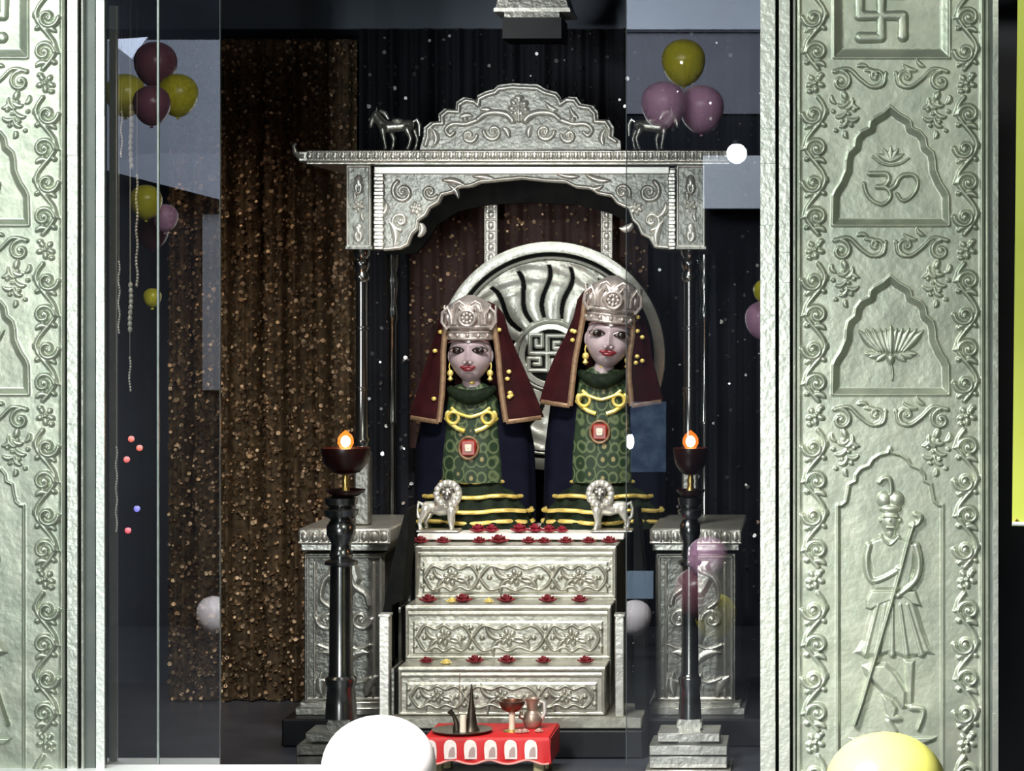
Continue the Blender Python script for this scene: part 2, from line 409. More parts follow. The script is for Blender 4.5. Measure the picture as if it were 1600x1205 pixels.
def om_relief():
    r = Relief(1340, 222, 1446, 326, .8)
    r.stroke([(1359, 271), (1374, 271), (1386, 272), (1389, 281), (1382, 290), (1371, 292), (1384, 293), (1391, 301), (1390, 311), (1379, 319), (1364, 314), (1354, 302), (1350, 287)], 4.8, 3.6, 6)
    r.stroke([(1390, 296), (1399, 290), (1405, 279), (1414, 273), (1428, 274), (1434, 285), (1430, 300), (1418, 312), (1408, 312), (1402, 303)], 4.8, 3.2, 6)
    r.stroke([(1364, 244), (1376, 254), (1392, 258), (1408, 255), (1420, 247)], 2.2, 2.2, 4)
    for a in (-60, -30, 0, 30, 60): r.leaf(1392, 252, 24, a-90, 4.4, 3.0, 0)
    return r
def lotus_relief():
    r = Relief(1330, 500, 1452, 600, .8)
    for tx, ty, bx in ((1341, 516, 1372), (1443, 516, 1412), (1352, 514, 1376), (1432, 514, 1408), (1363, 513, 1380), (1421, 513, 1404), (1374, 513, 1385), (1410, 513, 1399), (1383, 513, 1389), (1401, 513, 1395)):
        L = math.hypot(tx-bx, ty-549); r.leaf(bx, 549, L, math.degrees(math.atan2(ty-549, tx-bx)), 7.2, 5, 0)
    r.leaf(1392, 551, 42, -90, 8.5, 6, 0)
    for dx, an in ((12, 35), (26, 15), (38, 0)):
        for sg in (1, -1): r.leaf(1392+sg*dx*.55, 553, 20, an if sg > 0 else 180-an, 5.5, 4.5, 0)
    r.blob(1392, 561, 7, 10, 6.5)
    r.stroke([(1392, 568), (1395, 580), (1394, 594)], 2.4, 2.0, 3)
    return r
def guard_relief():
    r = Relief(1316, 738, 1470, 1168, .85)
    r.poly([(1331, 1022), (1345, 1000), (1351, 975), (1360, 948), (1366, 920), (1425, 920), (1436, 950), (1446, 985), (1455, 1008), (1466, 1027), (1450, 1026), (1432, 1030), (1412, 1031), (1392, 1024), (1372, 1030), (1350, 1029)], 4.2, 9)
    for x0, x1 in ((1372, 1352), (1383, 1372), (1395, 1394), (1407, 1417), (1418, 1440)): r.stroke([(x0, 945), (x1, 1022)], 3, 6.5, 5.6)
    r.poly([(1351, 952), (1352, 938), (1360, 922), (1432, 922), (1442, 950), (1425, 946), (1412, 936), (1400, 938), (1380, 945), (1362, 955)], 5.2, 4)
    r.poly([(1345, 1040), (1366, 1034), (1385, 1034), (1403, 1050), (1413, 1066), (1421, 1080), (1420, 1108), (1408, 1112), (1396, 1096), (1378, 1086), (1362, 1070), (1350, 1056)], 5.4, 9)
    r.poly([(1376, 1084), (1396, 1094), (1404, 1106), (1400, 1124), (1388, 1126), (1381, 1110)], 5.8, 5); r.blob(1397, 1122, 14, 6, 6, 10)
    r.poly([(1410, 1030), (1432, 1030), (1430, 1060), (1428, 1104), (1418, 1104), (1412, 1060)], 4.2, 6)
    r.stroke([(1424, 1106), (1440, 1108), (1442, 1118), (1434, 1140)], 6, 3.5, 5.5)
    r.stroke([(1388, 1128), (1398, 1144)], 6, 6, 4.5)
    r.poly([(1322, 1152), (1468, 1150), (1460, 1158), (1440, 1166), (1340, 1166)], 4.5, 4)
    r.poly([(1352, 850), (1364, 841), (1378, 837), (1404, 838), (1418, 842), (1434, 850), (1431, 885), (1424, 925), (1362, 925), (1357, 885)], 4.6, 7)
    r.stroke([(1358, 853), (1354, 872), (1356, 895), (1364, 908), (1384, 902), (1406, 889)], 7, 5.2, 7.5)
    r.stroke([(1431, 853), (1436, 875), (1434, 898), (1424, 914), (1404, 930)], 7, 5.2, 7.5)
    r.blob(1405, 888, 8, 5.5, 8.6, -15); r.blob(1404, 930, 7.5, 5.5, 8.6, -40)
    r.stroke([(1376, 837), (1383, 846), (1390, 851), (1397, 846), (1404, 838)], 2.6, 2.6, 6.8)
    r.blob(1391, 832, 9, 12, 6); r.blob(1391, 814, 15, 21, 9)
    r.blob(1391, 813, 3, 6, 10.6); r.stroke([(1380, 807), (1402, 807)], 2, 2, 9.8); r.stroke([(1385, 824), (1397, 824)], 1.8, 1.8, 10)
    r.blob(1376, 813, 3.4, 5, 6); r.blob(1406, 813, 3.4, 5, 6)
    r.blob(1382, 781, 13, 14, 8.5); r.blob(1400, 781, 13, 14, 8.5); r.blob(1391, 795, 18, 8, 10)
    r.stroke([(1374, 754), (1380, 748), (1389, 748), (1392, 760), (1392, 772)], 4.0, 4.5, 7)
    r.stroke([(1335, 1133), (1347, 1097), (1368, 1026), (1392, 944), (1409, 884), (1420, 842), (1428, 818)], 3.0, 3.4, 9.5, False)
    r.stroke([(1424, 822), (1434, 818), (1438, 808), (1430, 804)], 4.5, 5, 9)
    return r
def swastik_relief():
    r = Relief(1322, -10, 1430, 74, .8); c = (1377, 24); L = 34
    for k in range(4):
        a = k*math.pi/2; rot = lambda x, y: (c[0]+x*math.cos(a)-y*math.sin(a), c[1]+x*math.sin(a)+y*math.cos(a))
        r.stroke([rot(0, 0), rot(0, -L), rot(L*.95, -L)], 8, 9.5, 5, False)
    return r
OMR, LOR, GUR, SWR = om_relief(), lotus_relief(), guard_relief(), swastik_relief()
ARCHR = None
cutf = lambda s: s.R > 0.06

def pillar(side):
    m = None if side == 'right' else 1346
    xx = (lambda x: x) if m is None else (lambda x: m-x)
    bx = xx(1392)
    c = P(bx, 0, YP)
    t = thing('embossed_pillar', {'right': 'silver embossed pillar panel right of the shrine, whole lotus niche and staff bearer visible',
                                  'left': 'pale silver embossed pillar panel at left edge, cut off by the picture edge'}[side], 'pillar', (c.x, YP+.05, 0))
    field.build('embossed_sheet', YP, PANEL, t, thick=.10, mirror=m, zs=1.25)
    for nm, R, b in (('om_relief', OMR, -8.75), ('lotus_relief', LOR, -8.75), ('staff_bearer_relief', GUR, -5), ('swastika_relief', SWR, -7.5)):
        o = R.build(nm, YP, PANEL, t, mirror=m, cut=cutf, base=b-.4, zs=1.3)
    def strip(nm, x0, x1, d0, mt, dep=.10, bead=0):
        xa, xb = sorted((xx(x0), xx(x1)))
        mb = MB(); za, zb = P(0, 1225, YP).z-.02, P(0, -20, YP).z
        if bead:
            n = 13; y = za; Xa, Xb = P(xa, 0, YP-d0).x, P(xb, 0, YP-d0).x
            for i in range(n):
                rr = random.Random(i*7+x0).uniform(-.0002, .0002)
                z0 = za+(zb-za)*(i+.3*math.sin(i*2.1+x0))/n if i else za; z1 = za+(zb-za)*(i+1+.3*math.sin((i+1)*2.1+x0))/n
                mb.box(Xa+rr, Xb+rr, YP-d0+rr*2, YP+dep, z0, z1, .0005)
        else: mb.box(P(xa, 0, YP-d0).x, P(xb, 0, YP-d0).x, YP-d0, YP+dep, za, zb, .003)
        return mb.make(nm, mt, t)
    if side == 'right':
        strip('inner_moulding', 1188, 1211.5, .016, TRIM, bead=1); strip('groove_backing', 1211, 1246, -.01, BLACK)
        strip('inner_moulding', 1217, 1234, .010, TRIM, bead=1); strip('thin_moulding', 1239, 1243, .006, TRIM)
        strip('groove_backing', 1537, 1552, -.004, JAMB); strip('edge_moulding', 1540, 1545, .004, PANEL)
        strip('edge_moulding', 1551, 1560, .012, TRIM, bead=1)
    else:
        strip('inner_moulding', 1346-121, 1346-105, .010, TRIM, bead=1); strip('groove_backing', 1346-126, 1246, -.006, BLACK)
        strip('thin_moulding', 1346-130.5, 1346-126, .008, TRIM); strip('jamb_strip', 1346-150, 1346-130, -.008, JAMB)
        o = strip('bright_tape_strip', 1346-163, 1346-150, .004, BRIGHT, .004, bead=1); o['label'] = 'bright beaded white edge strip'
        strip('edge_moulding', 1551, 1560, .012, TRIM)
    return t
pillar('right'); pillar('left')

# ================================================================== GLASS DOORS (real reflecting panes)
gm = bpy.data.materials.new('door_glass'); gm.use_nodes = True; nt = gm.node_tree; nt.nodes.clear()
out = nt.nodes.new('ShaderNodeOutputMaterial'); mx = nt.nodes.new('ShaderNodeMixShader'); tr = nt.nodes.new('ShaderNodeBsdfTransparent'); gl = nt.nodes.new('ShaderNodeBsdfGlossy')
tr.inputs[0].default_value = (0.93, 0.95, 0.95, 1); gl.inputs['Roughness'].default_value = 0.0; gl.inputs['Color'].default_value = (1, 1, 1, 1)
mx.inputs[0].default_value = 0.30
nt.links.new(tr.outputs[0], mx.inputs[1]); nt.links.new(gl.outputs[0], mx.inputs[2]); nt.links.new(mx.outputs[0], out.inputs[0])
edge = mat('glass_edge', (0.24, 0.27, 0.26), 0.3, 0.4, (0.18, 0.21, 0.20), 30)
GZ = P(0, 1195, 6.655).z
def pane(x0, x1, label, ex):
    c = P((x0+x1)/2, 0, G)
    t = thing('glass_door', label, 'glass door', (c.x, G, GZ))
    A, B = P(x0, 0, G).x, P(x1, 0, G).x
    MB().add([(A, G, GZ), (B, G, GZ), (B, G, 2.27), (A, G, 2.27)], [(0, 1, 2, 3)]).make('pane', gm, t, False)
    for e, wd, mt in ex:
        xa = P(e, 0, G).x; MB().box(xa, xa+wd*S(G), G-.004, G+.006, GZ, 2.27, .0008).make('pane_edge', mt, t)
    return t
pane(158, 344.5, 'left clear glass door reflecting balloons beside the pale left pillar', [(343.6, 1.2, mat('edge_dim', (0.10, 0.11, 0.115), 0.2, 0.3)), (245.5, 3.6, edge)])
pane(979, 1196, 'right clear glass door reflecting pink balloons beside the right pillar', [(978, 1.2, mat('edge_dim', (0.1, 0.1, 0.1)))])

# ================================================================== HALL BEHIND THE CAMERA, seen mirrored in the glass
def V(px, py, D):                                    # a point whose mirror image sits at depth D beyond the glass
    q = P(px, py, D); return Vector((q.x, 2*G-D, q.z))
def vbox(xa, ya, xb, yb, D, d):
    a_ = V(xa, yb, D); c_ = V(xb, ya, D); return MB().box(a_.x, c_.x, a_.y-d, a_.y, max(a_.z, -1.0), min(c_.z, 4.4), .002)
DW = 19.25
struct('wall_hall_left', vbox(166, 62, 420, 262, DW, .05), HALLW)
struct('wall_hall_pier', vbox(316, 335, 420, 610, DW, .05), mat('hall_pier_paint', (0.22, 0.235, 0.26), 0, .7, (0.25, .26, .29), 3))
struct('wall_hall_right', vbox(940, 52, 1260, 178, DW, .05), mat('hall_wall_grey', (0.17, 0.175, 0.215), 0, .7, (0.2, .205, .25), 3))
struct('trim_hall_beam', vbox(900, -4, 1260, 46, DW-.3, .2), mat('hall_beam_paint', (0.50, 0.55, 0.64), 0, .7, (0.54, 0.6, 0.68), 3))
struct('trim_hall_lintel', vbox(1098, 243, 1300, 326, DW-.2, .2), mat('hall_lintel_paint', (0.62, 0.68, 0.74), 0, .6, (0.68, .74, .80), 3))
struct('trim_hall_soffit', MB().prism([(V(150, 60, DW-.4).x, V(0, 262, DW-.4).z), (V(344, 0, DW-.4).x, V(0, 312, DW-.4).z), (V(344, 0, DW-.4).x, V(0, 240, DW-.4).z), (V(230, 0, DW-.4).x, V(0, 240, DW-.4).z)], V(0, 0, DW-.4).y-.1, V(0, 0, DW-.4).y), HALLW)

BY = mat('yellow_balloon', (0.80, 0.72, 0.05), 0, 0.28); BPk = mat('pink_balloon', (0.75, 0.42, 0.60), 0, 0.28); BR = mat('red_balloon', (0.26, 0.10, 0.13), 0, 0.28)
BW = mat('white_balloon', (0.92, 0.86, 0.87), 0, 0.3); BYB = mat('bright_yellow_balloon', (0.97, 0.95, 0.22), 0, 0.28)
def balloon(c, r, m, label, group=None, rz=1.12, tilt=0.0, name='balloon'):
    prof = []
    for i in range(25):
        t = math.pi*i/24; zz = -math.cos(t); rr = math.sin(t)*(1.0+0.10*zz) ; prof.append((r*rr+1e-4, r*rz*zz*(1.0 if zz > 0 else 1.08)))
    t = thing(name, label, 'balloon', c, group)
    R = Matrix.Rotation(tilt, 3, 'Y')
    mb = MB().lathe(prof, (0, 0, 0), 40); mb.v = [tuple(R @ Vector(v)+Vector(c)) for v in mb.v]; mb.make('balloon_skin', m, t)
    kz = -r*rz*1.08
    k = MB().lathe([(.004, kz+.004), (.006, kz-.002), (.011, kz-.010), (.009, kz-.012)], (0, 0, 0), 14); k.v = [tuple(R @ Vector(v)+Vector(c)) for v in k.v]; k.make('knot', m, t)
    return t
def vballoon(px, py, rpx, D, m, label, group): return balloon(V(px, py, D), rpx*S(D), m, label, group, 1.05)
D1 = 15.0
gA = 'balloon clusters hanging in the hall, mirrored in the glass'
for (x, y, r, m, lb, dd) in (
    (243, 100, 33, BR, 'dark red balloon topping the left mirrored cluster', .2), (196, 148, 31, BY, 'yellow balloon at left of the left mirrored cluster', 0),
    (278, 148, 31, BY, 'yellow balloon at right of the left mirrored cluster', .1), (237, 164, 29, BR, 'dark red balloon at bottom of the left mirrored cluster', -.2),
    (228, 315, 25, BY, 'yellow green balloon mirrored below the left cluster', 0), (258, 340, 20, BPk, 'small pink balloon mirrored below the left cluster', .1), (238, 362, 25, BR, 'dark red balloon mirrored beneath the small pink one', .25),
    (1068, 97, 34, BY, 'yellow balloon topping the right mirrored cluster', .25), (1037, 164, 35, BPk, 'pink balloon at left of the right mirrored cluster', 0), (1096, 170, 35, BPk, 'pink balloon at right of the right mirrored cluster', .1),
    (1106, 872, 32, BPk, 'pink balloon mirrored over the right pedestal top', 0), (1090, 925, 37, BR, 'dusky red balloon mirrored over the right pedestal middle', .2), (1118, 962, 33, BY, 'yellow balloon mirrored over the right pedestal', .4),
    (1194, 455, 17, BY, 'yellow balloon mirrored at the right pillar edge', 0), (1192, 500, 28, BPk, 'pink balloon mirrored at the right pillar edge', .1),
    (238, 465, 14, BY, 'small yellow balloon mirrored low beside the glass edge', 0),
    (334, 960, 27, BW, 'white balloon mirrored at the edge of the left glass door', 0), (992, 965, 26, BW, 'white balloon mirrored at the edge of the right glass door', 0)):
    vballoon(x, y, r, D1+dd*2, m, lb, gA)
# lamps, festoon bulbs, a board and a doorway panel of the hall
def bulb(px, py, rpx, D, col, st, label, name='globe_lamp', cat='lamp', rz=1.0):
    c = V(px, py, D); r = rpx*S(D)
    t = thing(name, label, cat, c, 'small lamps in the hall')
    MB().ell(c, (r, r, r*rz), None, 20, 12).make('globe', mat('glow_%s_%d' % (name, int(px)), (1, 1, 1), 0, .5, emit=col, estr=st), t)
    MB().lathe([(r*.4, r*rz*.9), (r*.4, r*rz*1.25), (r*.15, r*rz*1.4)], c, 14).make('cap', DARK, t)
bulb(1151, 240, 16, 17, (0.85, 0.92, 1.0), 9, 'round white hall lamp mirrored near the canopy end')
bulb(984.5, 690, 6.5, 16, (0.85, 0.92, 1.0), 8, 'oval white hall lamp mirrored beside the right statue', rz=1.9)
for x, y, c_, lb in ((205, 686, (1, .12, .04), 'upper red festoon bulb mirrored left'), (218, 700, (1, .15, .05), 'red festoon bulb mirrored left, lower right of the cluster'), (198, 718, (1, .1, .08), 'red festoon bulb mirrored left, lowest of the cluster'), (214, 795, (.2, .18, 1), 'blue indicator bulb mirrored left'), (200, 829, (1, .05, .08), 'single red indicator bulb mirrored left')):
    bulb(x, y, 5, 17, c_, 2.5, lb, 'festoon_bulb', 'bulb')
o = vbox(985, 628, 1041, 738, 17.4, .05).make('blue_board', mat('blue_board', (0.025, 0.06, 0.13), 0, .6, (0.11, 0.18, 0.26), 9)); tagit(o, 'blue hall board mirrored beside the right statue', 'board')
o = vbox(975, 893, 1021, 936, 17.4, .04).make('lit_doorway_panel', mat('lit_doorway_colour', (0.30, 0.42, 0.55), 0, .6, (0.33, 0.45, 0.58), 5)); tagit(o, 'pale blue lit doorway panel mirrored above the white balloon', 'board')  # stands for a lit doorway, its brightness put into the colour
o = MB().prism([(V(x_, y_, 17.0).x, V(x_, y_, 17.0).z) for x_, y_ in ((168, 62), (230, 58), (206, 92))], V(0, 0, 17.0).y-.03, V(0, 0, 17.0).y).make('hanging_pennant', HALLW, None, False); tagit(o, 'pale triangular pennant mirrored above the left balloon cluster', 'pennant')

# ================================================================== CURTAINS WITH SEQUINS
def curtain(name, xa, ya, xb, yb, Y, m, ms, label, nseq, folds, amp=.02, seed=1, cat='curtain', ssz=.0042):
    rnd = random.Random(seed)
    A, B = P(xa, 0, Y).x, P(xb, 0, Y).x; z0, z1 = max(P(0, yb, Y).z, 0.0), P(0, ya, Y).z
    ph = [rnd.uniform(0, 6.28) for _ in range(6)]
    def yy(x, z):
        u = (x-A)/(B-A)*folds*2*math.pi
        return Y+amp*(math.sin(u+ph[0]+.5*math.sin(z*2+ph[1]))*.6+.4*math.sin(u*1.73+ph[2])+.2*math.sin(u*3.1+ph[3]+z))
    nx, nz = int(folds*14), 24
    co = []; fa = []
    for side in (0, 1):
        for j in range(nz+1):
            for i in range(nx+1):
                x = A+(B-A)*i/nx; z = z0+(z1-z0)*j/nz; co.append((x, yy(x, z)+side*.004, z))
    N = (nx+1)*(nz+1)
    for j in range(nz):
        for i in range(nx):
            a_ = j*(nx+1)+i; fa.append((a_, a_+1, a_+nx+2, a_+nx+1)); fa.append((N+a_, N+a_+nx+1, N+a_+nx+2, N+a_+1))
    t = thing(name, label, cat, ((A+B)/2, Y, z0))
    finish('cloth', co, fa, m, t)
    v = []; f = []
    for k in range(nseq):
        x = rnd.uniform(A, B); z = rnd.uniform(z0, z1); s = ssz*rnd.uniform(.6, 1.5)
        R = Matrix.Rotation(rnd.gauss(0, .55), 3, 'X') @ Matrix.Rotation(rnd.gauss(0, .55), 3, 'Z') @ Matrix.Rotation(rnd.uniform(0, 3), 3, 'Y')
        c = Vector((x, yy(x, z)-.006, z)); n = len(v)
        for q in range(6):
            a_ = q*math.pi/3; v.append(c+R @ Vector((s*math.cos(a_), 0, s*math.sin(a_))))
        f.append(tuple(range(n, n+6)))
    o = finish('sequins', v, f, ms, t, False); o['kind'] = 'stuff'
    return t
SEQG = mat('gold_sequin', (0.16, 0.09, 0.045), 0.8, 0.48, (0.50, 0.36, 0.24), 40)
SEQS = mat('silver_sequin', (0.45, 0.45, 0.48), 0.95, 0.22, (0.6, 0.6, 0.6), 30)
curtain('sequin_curtain', 262, 62, 556, 1094, 9.16, mat('brown_curtain', (0.045, 0.027, 0.013), 0, .75, (0.13, 0.082, 0.040), 25), SEQG, 'brown gold sequinned curtain hanging left of the shrine', 8000, 8, .028, 3, ssz=.0062)
curtain('sequin_curtain', 562, 46, 1250, 1085, 9.20, mat('navy_curtain', (0.005, 0.006, 0.012), 0, .8, (0.009, 0.010, 0.018), 12), SEQS, 'dark navy sequinned curtain hanging behind and right of the shrine', 2400, 15, .022, 5, ssz=.0058)
curtain('sequin_backdrop', 640, 270, 1012, 700, 9.10, mat('maroon_cloth', (0.035, 0.014, 0.012), 0, .75, (0.055, 0.024, 0.02), 12), SEQG, 'maroon brown sequinned cloth hanging inside the canopy arch', 1300, 8, .012, 7, 'backdrop', ssz=.0055)

# ================================================================== CANOPY
YC = 8.35
def roundpoly(pts): return pts
def canopy():
    t = thing('shrine_canopy', 'silver pillared canopy with scalloped pediment over the two statues', 'canopy', (P(815, 0, YC).x, YC, 0.09))
    k = S(YC)
    # cornice board with small upturned ends
    y = 8.2; mb = MB().pbox(466, 236, 1150, 253, y, .86, .004).pbox(480, 253, 1140, 256, y+.03, .8)
    for sg, xx in ((-1, 468), (1, 1148)):
        pts = [P(xx+sg*a_, b_, y+.01) for a_, b_ in ((-8, 245), (0, 244), (7, 238), (9, 228), (5, 224))] if sg < 0 else [P(xx+sg*a_, b_, y+.01) for a_, b_ in ((-8, 240), (2, 239), (12, 236), (20, 234))]
        mb.tube(pts, [.014, .012, .009, .006, .004] if sg < 0 else [.012, .01, .007, .004], 10)
    mb.make('cornice', SILVER, t)
    r = Relief(478, 235, 1140, 254, .9)
    rnd = random.Random(4)
    for x in range(484, 1136, 13):
        q = rnd.random(); r.blob(x, 244, 5.4, 6.5, 3+q); r.stroke([(x+6.5, 238), (x+6.5, 250)], 1.3, 1.3, 3.2+q)
    r.stroke([(480, 237), (1138, 237)], 1.6, 1.6, 3); r.stroke([(480, 251.5), (1138, 251.5)], 2, 2, 4)
    r.build('cornice_relief', 8.2, SILVER, t, cut=cutf, base=-.2)
    # bar under the cornice, its lit brightness put into the colour
    MB().pbox(584, 260, 1046, 272, YC-.03, .06, .003).make('lit_bar', mat('lit_bar_silver', (0.93, 0.92, 0.86), 0.35, 0.3, (0.86, 0.85, 0.8), 20), t)
    # spandrel arch
    L = [(600, 392), (624, 390), (636, 384), (642, 368), (650, 360), (652, 346), (664, 338), (670, 326), (684, 318), (690, 306), (706, 302), (716, 294), (736, 292), (750, 286), (775, 284), (815, 280)]
    Rr = [(850, 284), (884, 286), (900, 294), (924, 296), (934, 304), (956, 308), (966, 320), (984, 328), (990, 346), (998, 354), (1004, 368), (1016, 374), (1024, 388), (1046, 390)]
    top = [(1058, 262), (588, 262)]
    poly = L+Rr+top
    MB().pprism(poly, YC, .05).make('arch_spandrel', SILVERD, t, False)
    r = Relief(586, 262, 1060, 394, .9)
    inner = L+Rr; r.stroke([(x, y_-3) for x, y_ in inner], 2.6, 2.6, 4.5, False)
    for sg in (1, -1):
        X = lambda dx: 822+sg*dx
        r.spiral(X(192), 300, 18, -60 if sg > 0 else 240, 1.4, sg, 4, 5); r.spiral(X(150), 300, 13, 30, 1.2, -sg, 3.4, 5)
        r.spiral(X(196), 345, 15, 90, 1.3, -sg, 3.6, 5); r.rosette(X(172), 326, 11, 6, 5); r.leaf(X(205), 384, 40, -100 if sg > 0 else -80, 6, 5, .3*sg)
        r.leaf(X(130), 282, 40, 180 if sg > 0 else 0, 5, 5, .2); r.leaf(X(120), 290, 24, 150 if sg > 0 else 30, 4, 4.5, .3); r.leaf(X(218), 318, 26, 90, 5, 5, .4); r.leaf(X(165), 350, 20, 120 if sg > 0 else 60, 5, 5, .5)
        r.leaf(X(82), 276, 36, 180 if sg > 0 else 0, 4, 4, .1)
    r.build('arch_relief', YC, SILVERB, t, cut=cutf, base=-.1)
    # corner blocks with carved upright faces, rope strips
    for xa, xb in ((541, 580), (1057, 1102)):
        b = MB().pbox(xa, 258, xb, 387, YC-.02, .16, .004).pbox(xa-2, 384, xb+2, 390, YC-.026, .17, .002)
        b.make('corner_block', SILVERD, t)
        r = Relief(xa, 258, xb, 388, .8); c = (xa+xb)/2; hw = (xb-xa)/2
        r.stroke([(xa+2, 260), (xb-2, 260), (xb-2, 385), (xa+2, 385), (xa+2, 260)], 2.0, 2.0, 3, False)
        for yy in (285, 360):
            r.blob(c, yy, 7, 12, 5); r.leaf(c, yy+18, 24, -120, 4, 4.5, .5); r.leaf(c, yy+18, 24, -60, 4, 4.5, -.5)
        r.rosette(c, 322, 10, 5, 5); r.leaf(c-8, 300, 14, 60, 3, 4); r.leaf(c+8, 345, 14, 240, 3, 4)
        r.build('corner_block_relief', YC-.02, SILVERB, t, cut=cutf, base=-.1)
    for xa, xb in ((583, 600), (1043, 1056)):
        mb = MB().pbox(xa+1, 262, xb-1, 390, YC-.012, .05, .003)
        for i in range(11): mb.pbox(xa, 264+i*11.4, xb, 272+i*11.4, YC-.02, .02, .004)
        mb.make('carved_strip', SILVERB, t)
    # pediment
    pp = [(656, 234), (658, 226), (662, 212), (662, 200), (672, 191), (686, 190), (685, 178), (694, 170), (712, 171), (713, 159), (724, 152), (737, 154), (744, 160), (746, 149), (758, 143), (772, 139), (778, 133), (800, 130), (840, 132), (852, 139), (870, 144), (876, 152), (878, 159), (889, 151), (901, 152), (908, 162), (926, 165), (934, 174), (935, 187), (952, 188), (959, 199), (958, 213), (969, 220), (970, 234)]
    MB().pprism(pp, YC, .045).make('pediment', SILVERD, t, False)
    r = Relief(650, 126, 976, 236, .8)
    r.stroke([(815+(x-815)*.955, 236+(y_-236)*.94) for x, y_ in pp[1:-1]], 3.6, 3.6, 5.5, False)
    r.rosette(811, 168, 17, 7, 7); r.blob(811, 153, 8, 5, 6); r.stroke([(811, 172), (811, 188)], 4, 4, 6)
    for sg in (1, -1):
        X = lambda dx: 811+sg*dx
        r.stroke([(X(10), 188), (X(18), 180), (X(34), 176), (X(52), 178), (X(64), 187)], 6.5, 4, 7.5)
        r.stroke([(X(66), 188), (X(84), 194), (X(104), 194), (X(114), 203), (X(108), 212), (X(101), 207)], 4.5, 3, 6.5)
        r.spiral(X(40), 206, 15, 0 if sg > 0 else 180, 1.2, sg, 3.6, 5); r.spiral(X(78), 212, 12, 180 if sg > 0 else 0, 1.2, -sg, 3.4, 5)
        r.leaf(X(16), 214, 18, -100, 5, 5, .3*sg); r.leaf(X(60), 172, 22, 190 if sg > 0 else -10, 4, 5, .3); r.leaf(X(92), 184, 20, 210 if sg > 0 else -30, 4, 5, .3); r.leaf(X(132), 226, 26, -110 if sg > 0 else -70, 5, 5, .4*sg)
        r.blob(X(84), 186, 5, 5, 6)
    r.build('pediment_relief', YC, SILVERB, t, cut=cutf, base=-.1)
    # roof slab behind and rear beam
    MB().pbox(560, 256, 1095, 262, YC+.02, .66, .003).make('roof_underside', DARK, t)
    Yr = 8.86
    rp = [(600+40, 392)]
    rb = [(622, 398), (650, 396), (668, 376), (684, 350), (716, 330), (760, 320), (830, 316), (900, 320), (950, 332), (990, 352), (1010, 378), (1026, 396), (1108, 398), (1108, 270), (600, 270), (600, 398)]
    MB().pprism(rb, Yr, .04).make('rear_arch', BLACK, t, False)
    # posts
    def post(x, Y, wpx, ytop, ybot, nm, mt):
        k = S(Y); c = P(x, ybot, Y); H = (ybot-ytop)*k; r0 = wpx*k/2
        prof = [(r0*1.25, 0), (r0*1.25, .012)]
        for u, rr in ((.03, 1.0), (.05, 1.15), (.06, 1.15), (.075, .9), (.30, .86), (.305, 1.05), (.315, 1.05), (.32, .86), (.60, .82), (.605, 1.0), (.615, 1.0), (.62, .82), (.84, .8), (.85, 1.08), (.862, 1.12), (.874, 1.0), (.89, .8), (.92, 1.15), (.94, 1.15), (.955, .85), (.975, 1.2), (1, 1.25)):
            prof.append((r0*rr, H*u))
        return MB().lathe(prof, c, 28).make(nm, mt, t)
    post(565, 8.42, 22, 390, 706, 'post', POST); post(1077.5, 8.42, 22, 390, 706, 'post', POST)
    post(613, 8.9, 17, 398, 1073, 'post', POST); post(1101, 8.9, 17, 398, 1073, 'post', POST)
    for x in (565, 1077.5):
        zc = P(0, 826, 8.29).z+.0005; MB().box(P(x-12, 0, 8.40).x, P(x+12, 0, 8.40).x, 8.40, 8.46, zc, P(0, 706, 8.4).z, .006).make('post_pedestal', SILVERD, t)
    return t
canopy()

def straps():
    for i, (xa, xb, ya, yb) in enumerate(((757, 777, 300, 402), (939, 957, 318, 402))):
        r = Relief(xa, 278, xb, yb+14, .8); c = (xa+xb)/2
        for y in range(284, yb+10, 17): r.blob(c, y, 5, 6.5, 3.5); r.stroke([(xa+1, y+8.5), (xb-1, y+8.5)], 1.4, 1.4, 3)
        r.stroke([(xa+1, 278), (xa+1, yb+14)], 1.5, 1.5, 3); r.stroke([(xb-1, 278), (xb-1, yb+14)], 1.5, 1.5, 3)
        o = r.build('halo_strap', 8.99, SILVERB, None, thick=.008)
        tagit(o, ('silver carved strap holding the sun disc, left one' if i == 0 else 'silver carved strap holding the sun disc, right one'), 'strap')
straps()

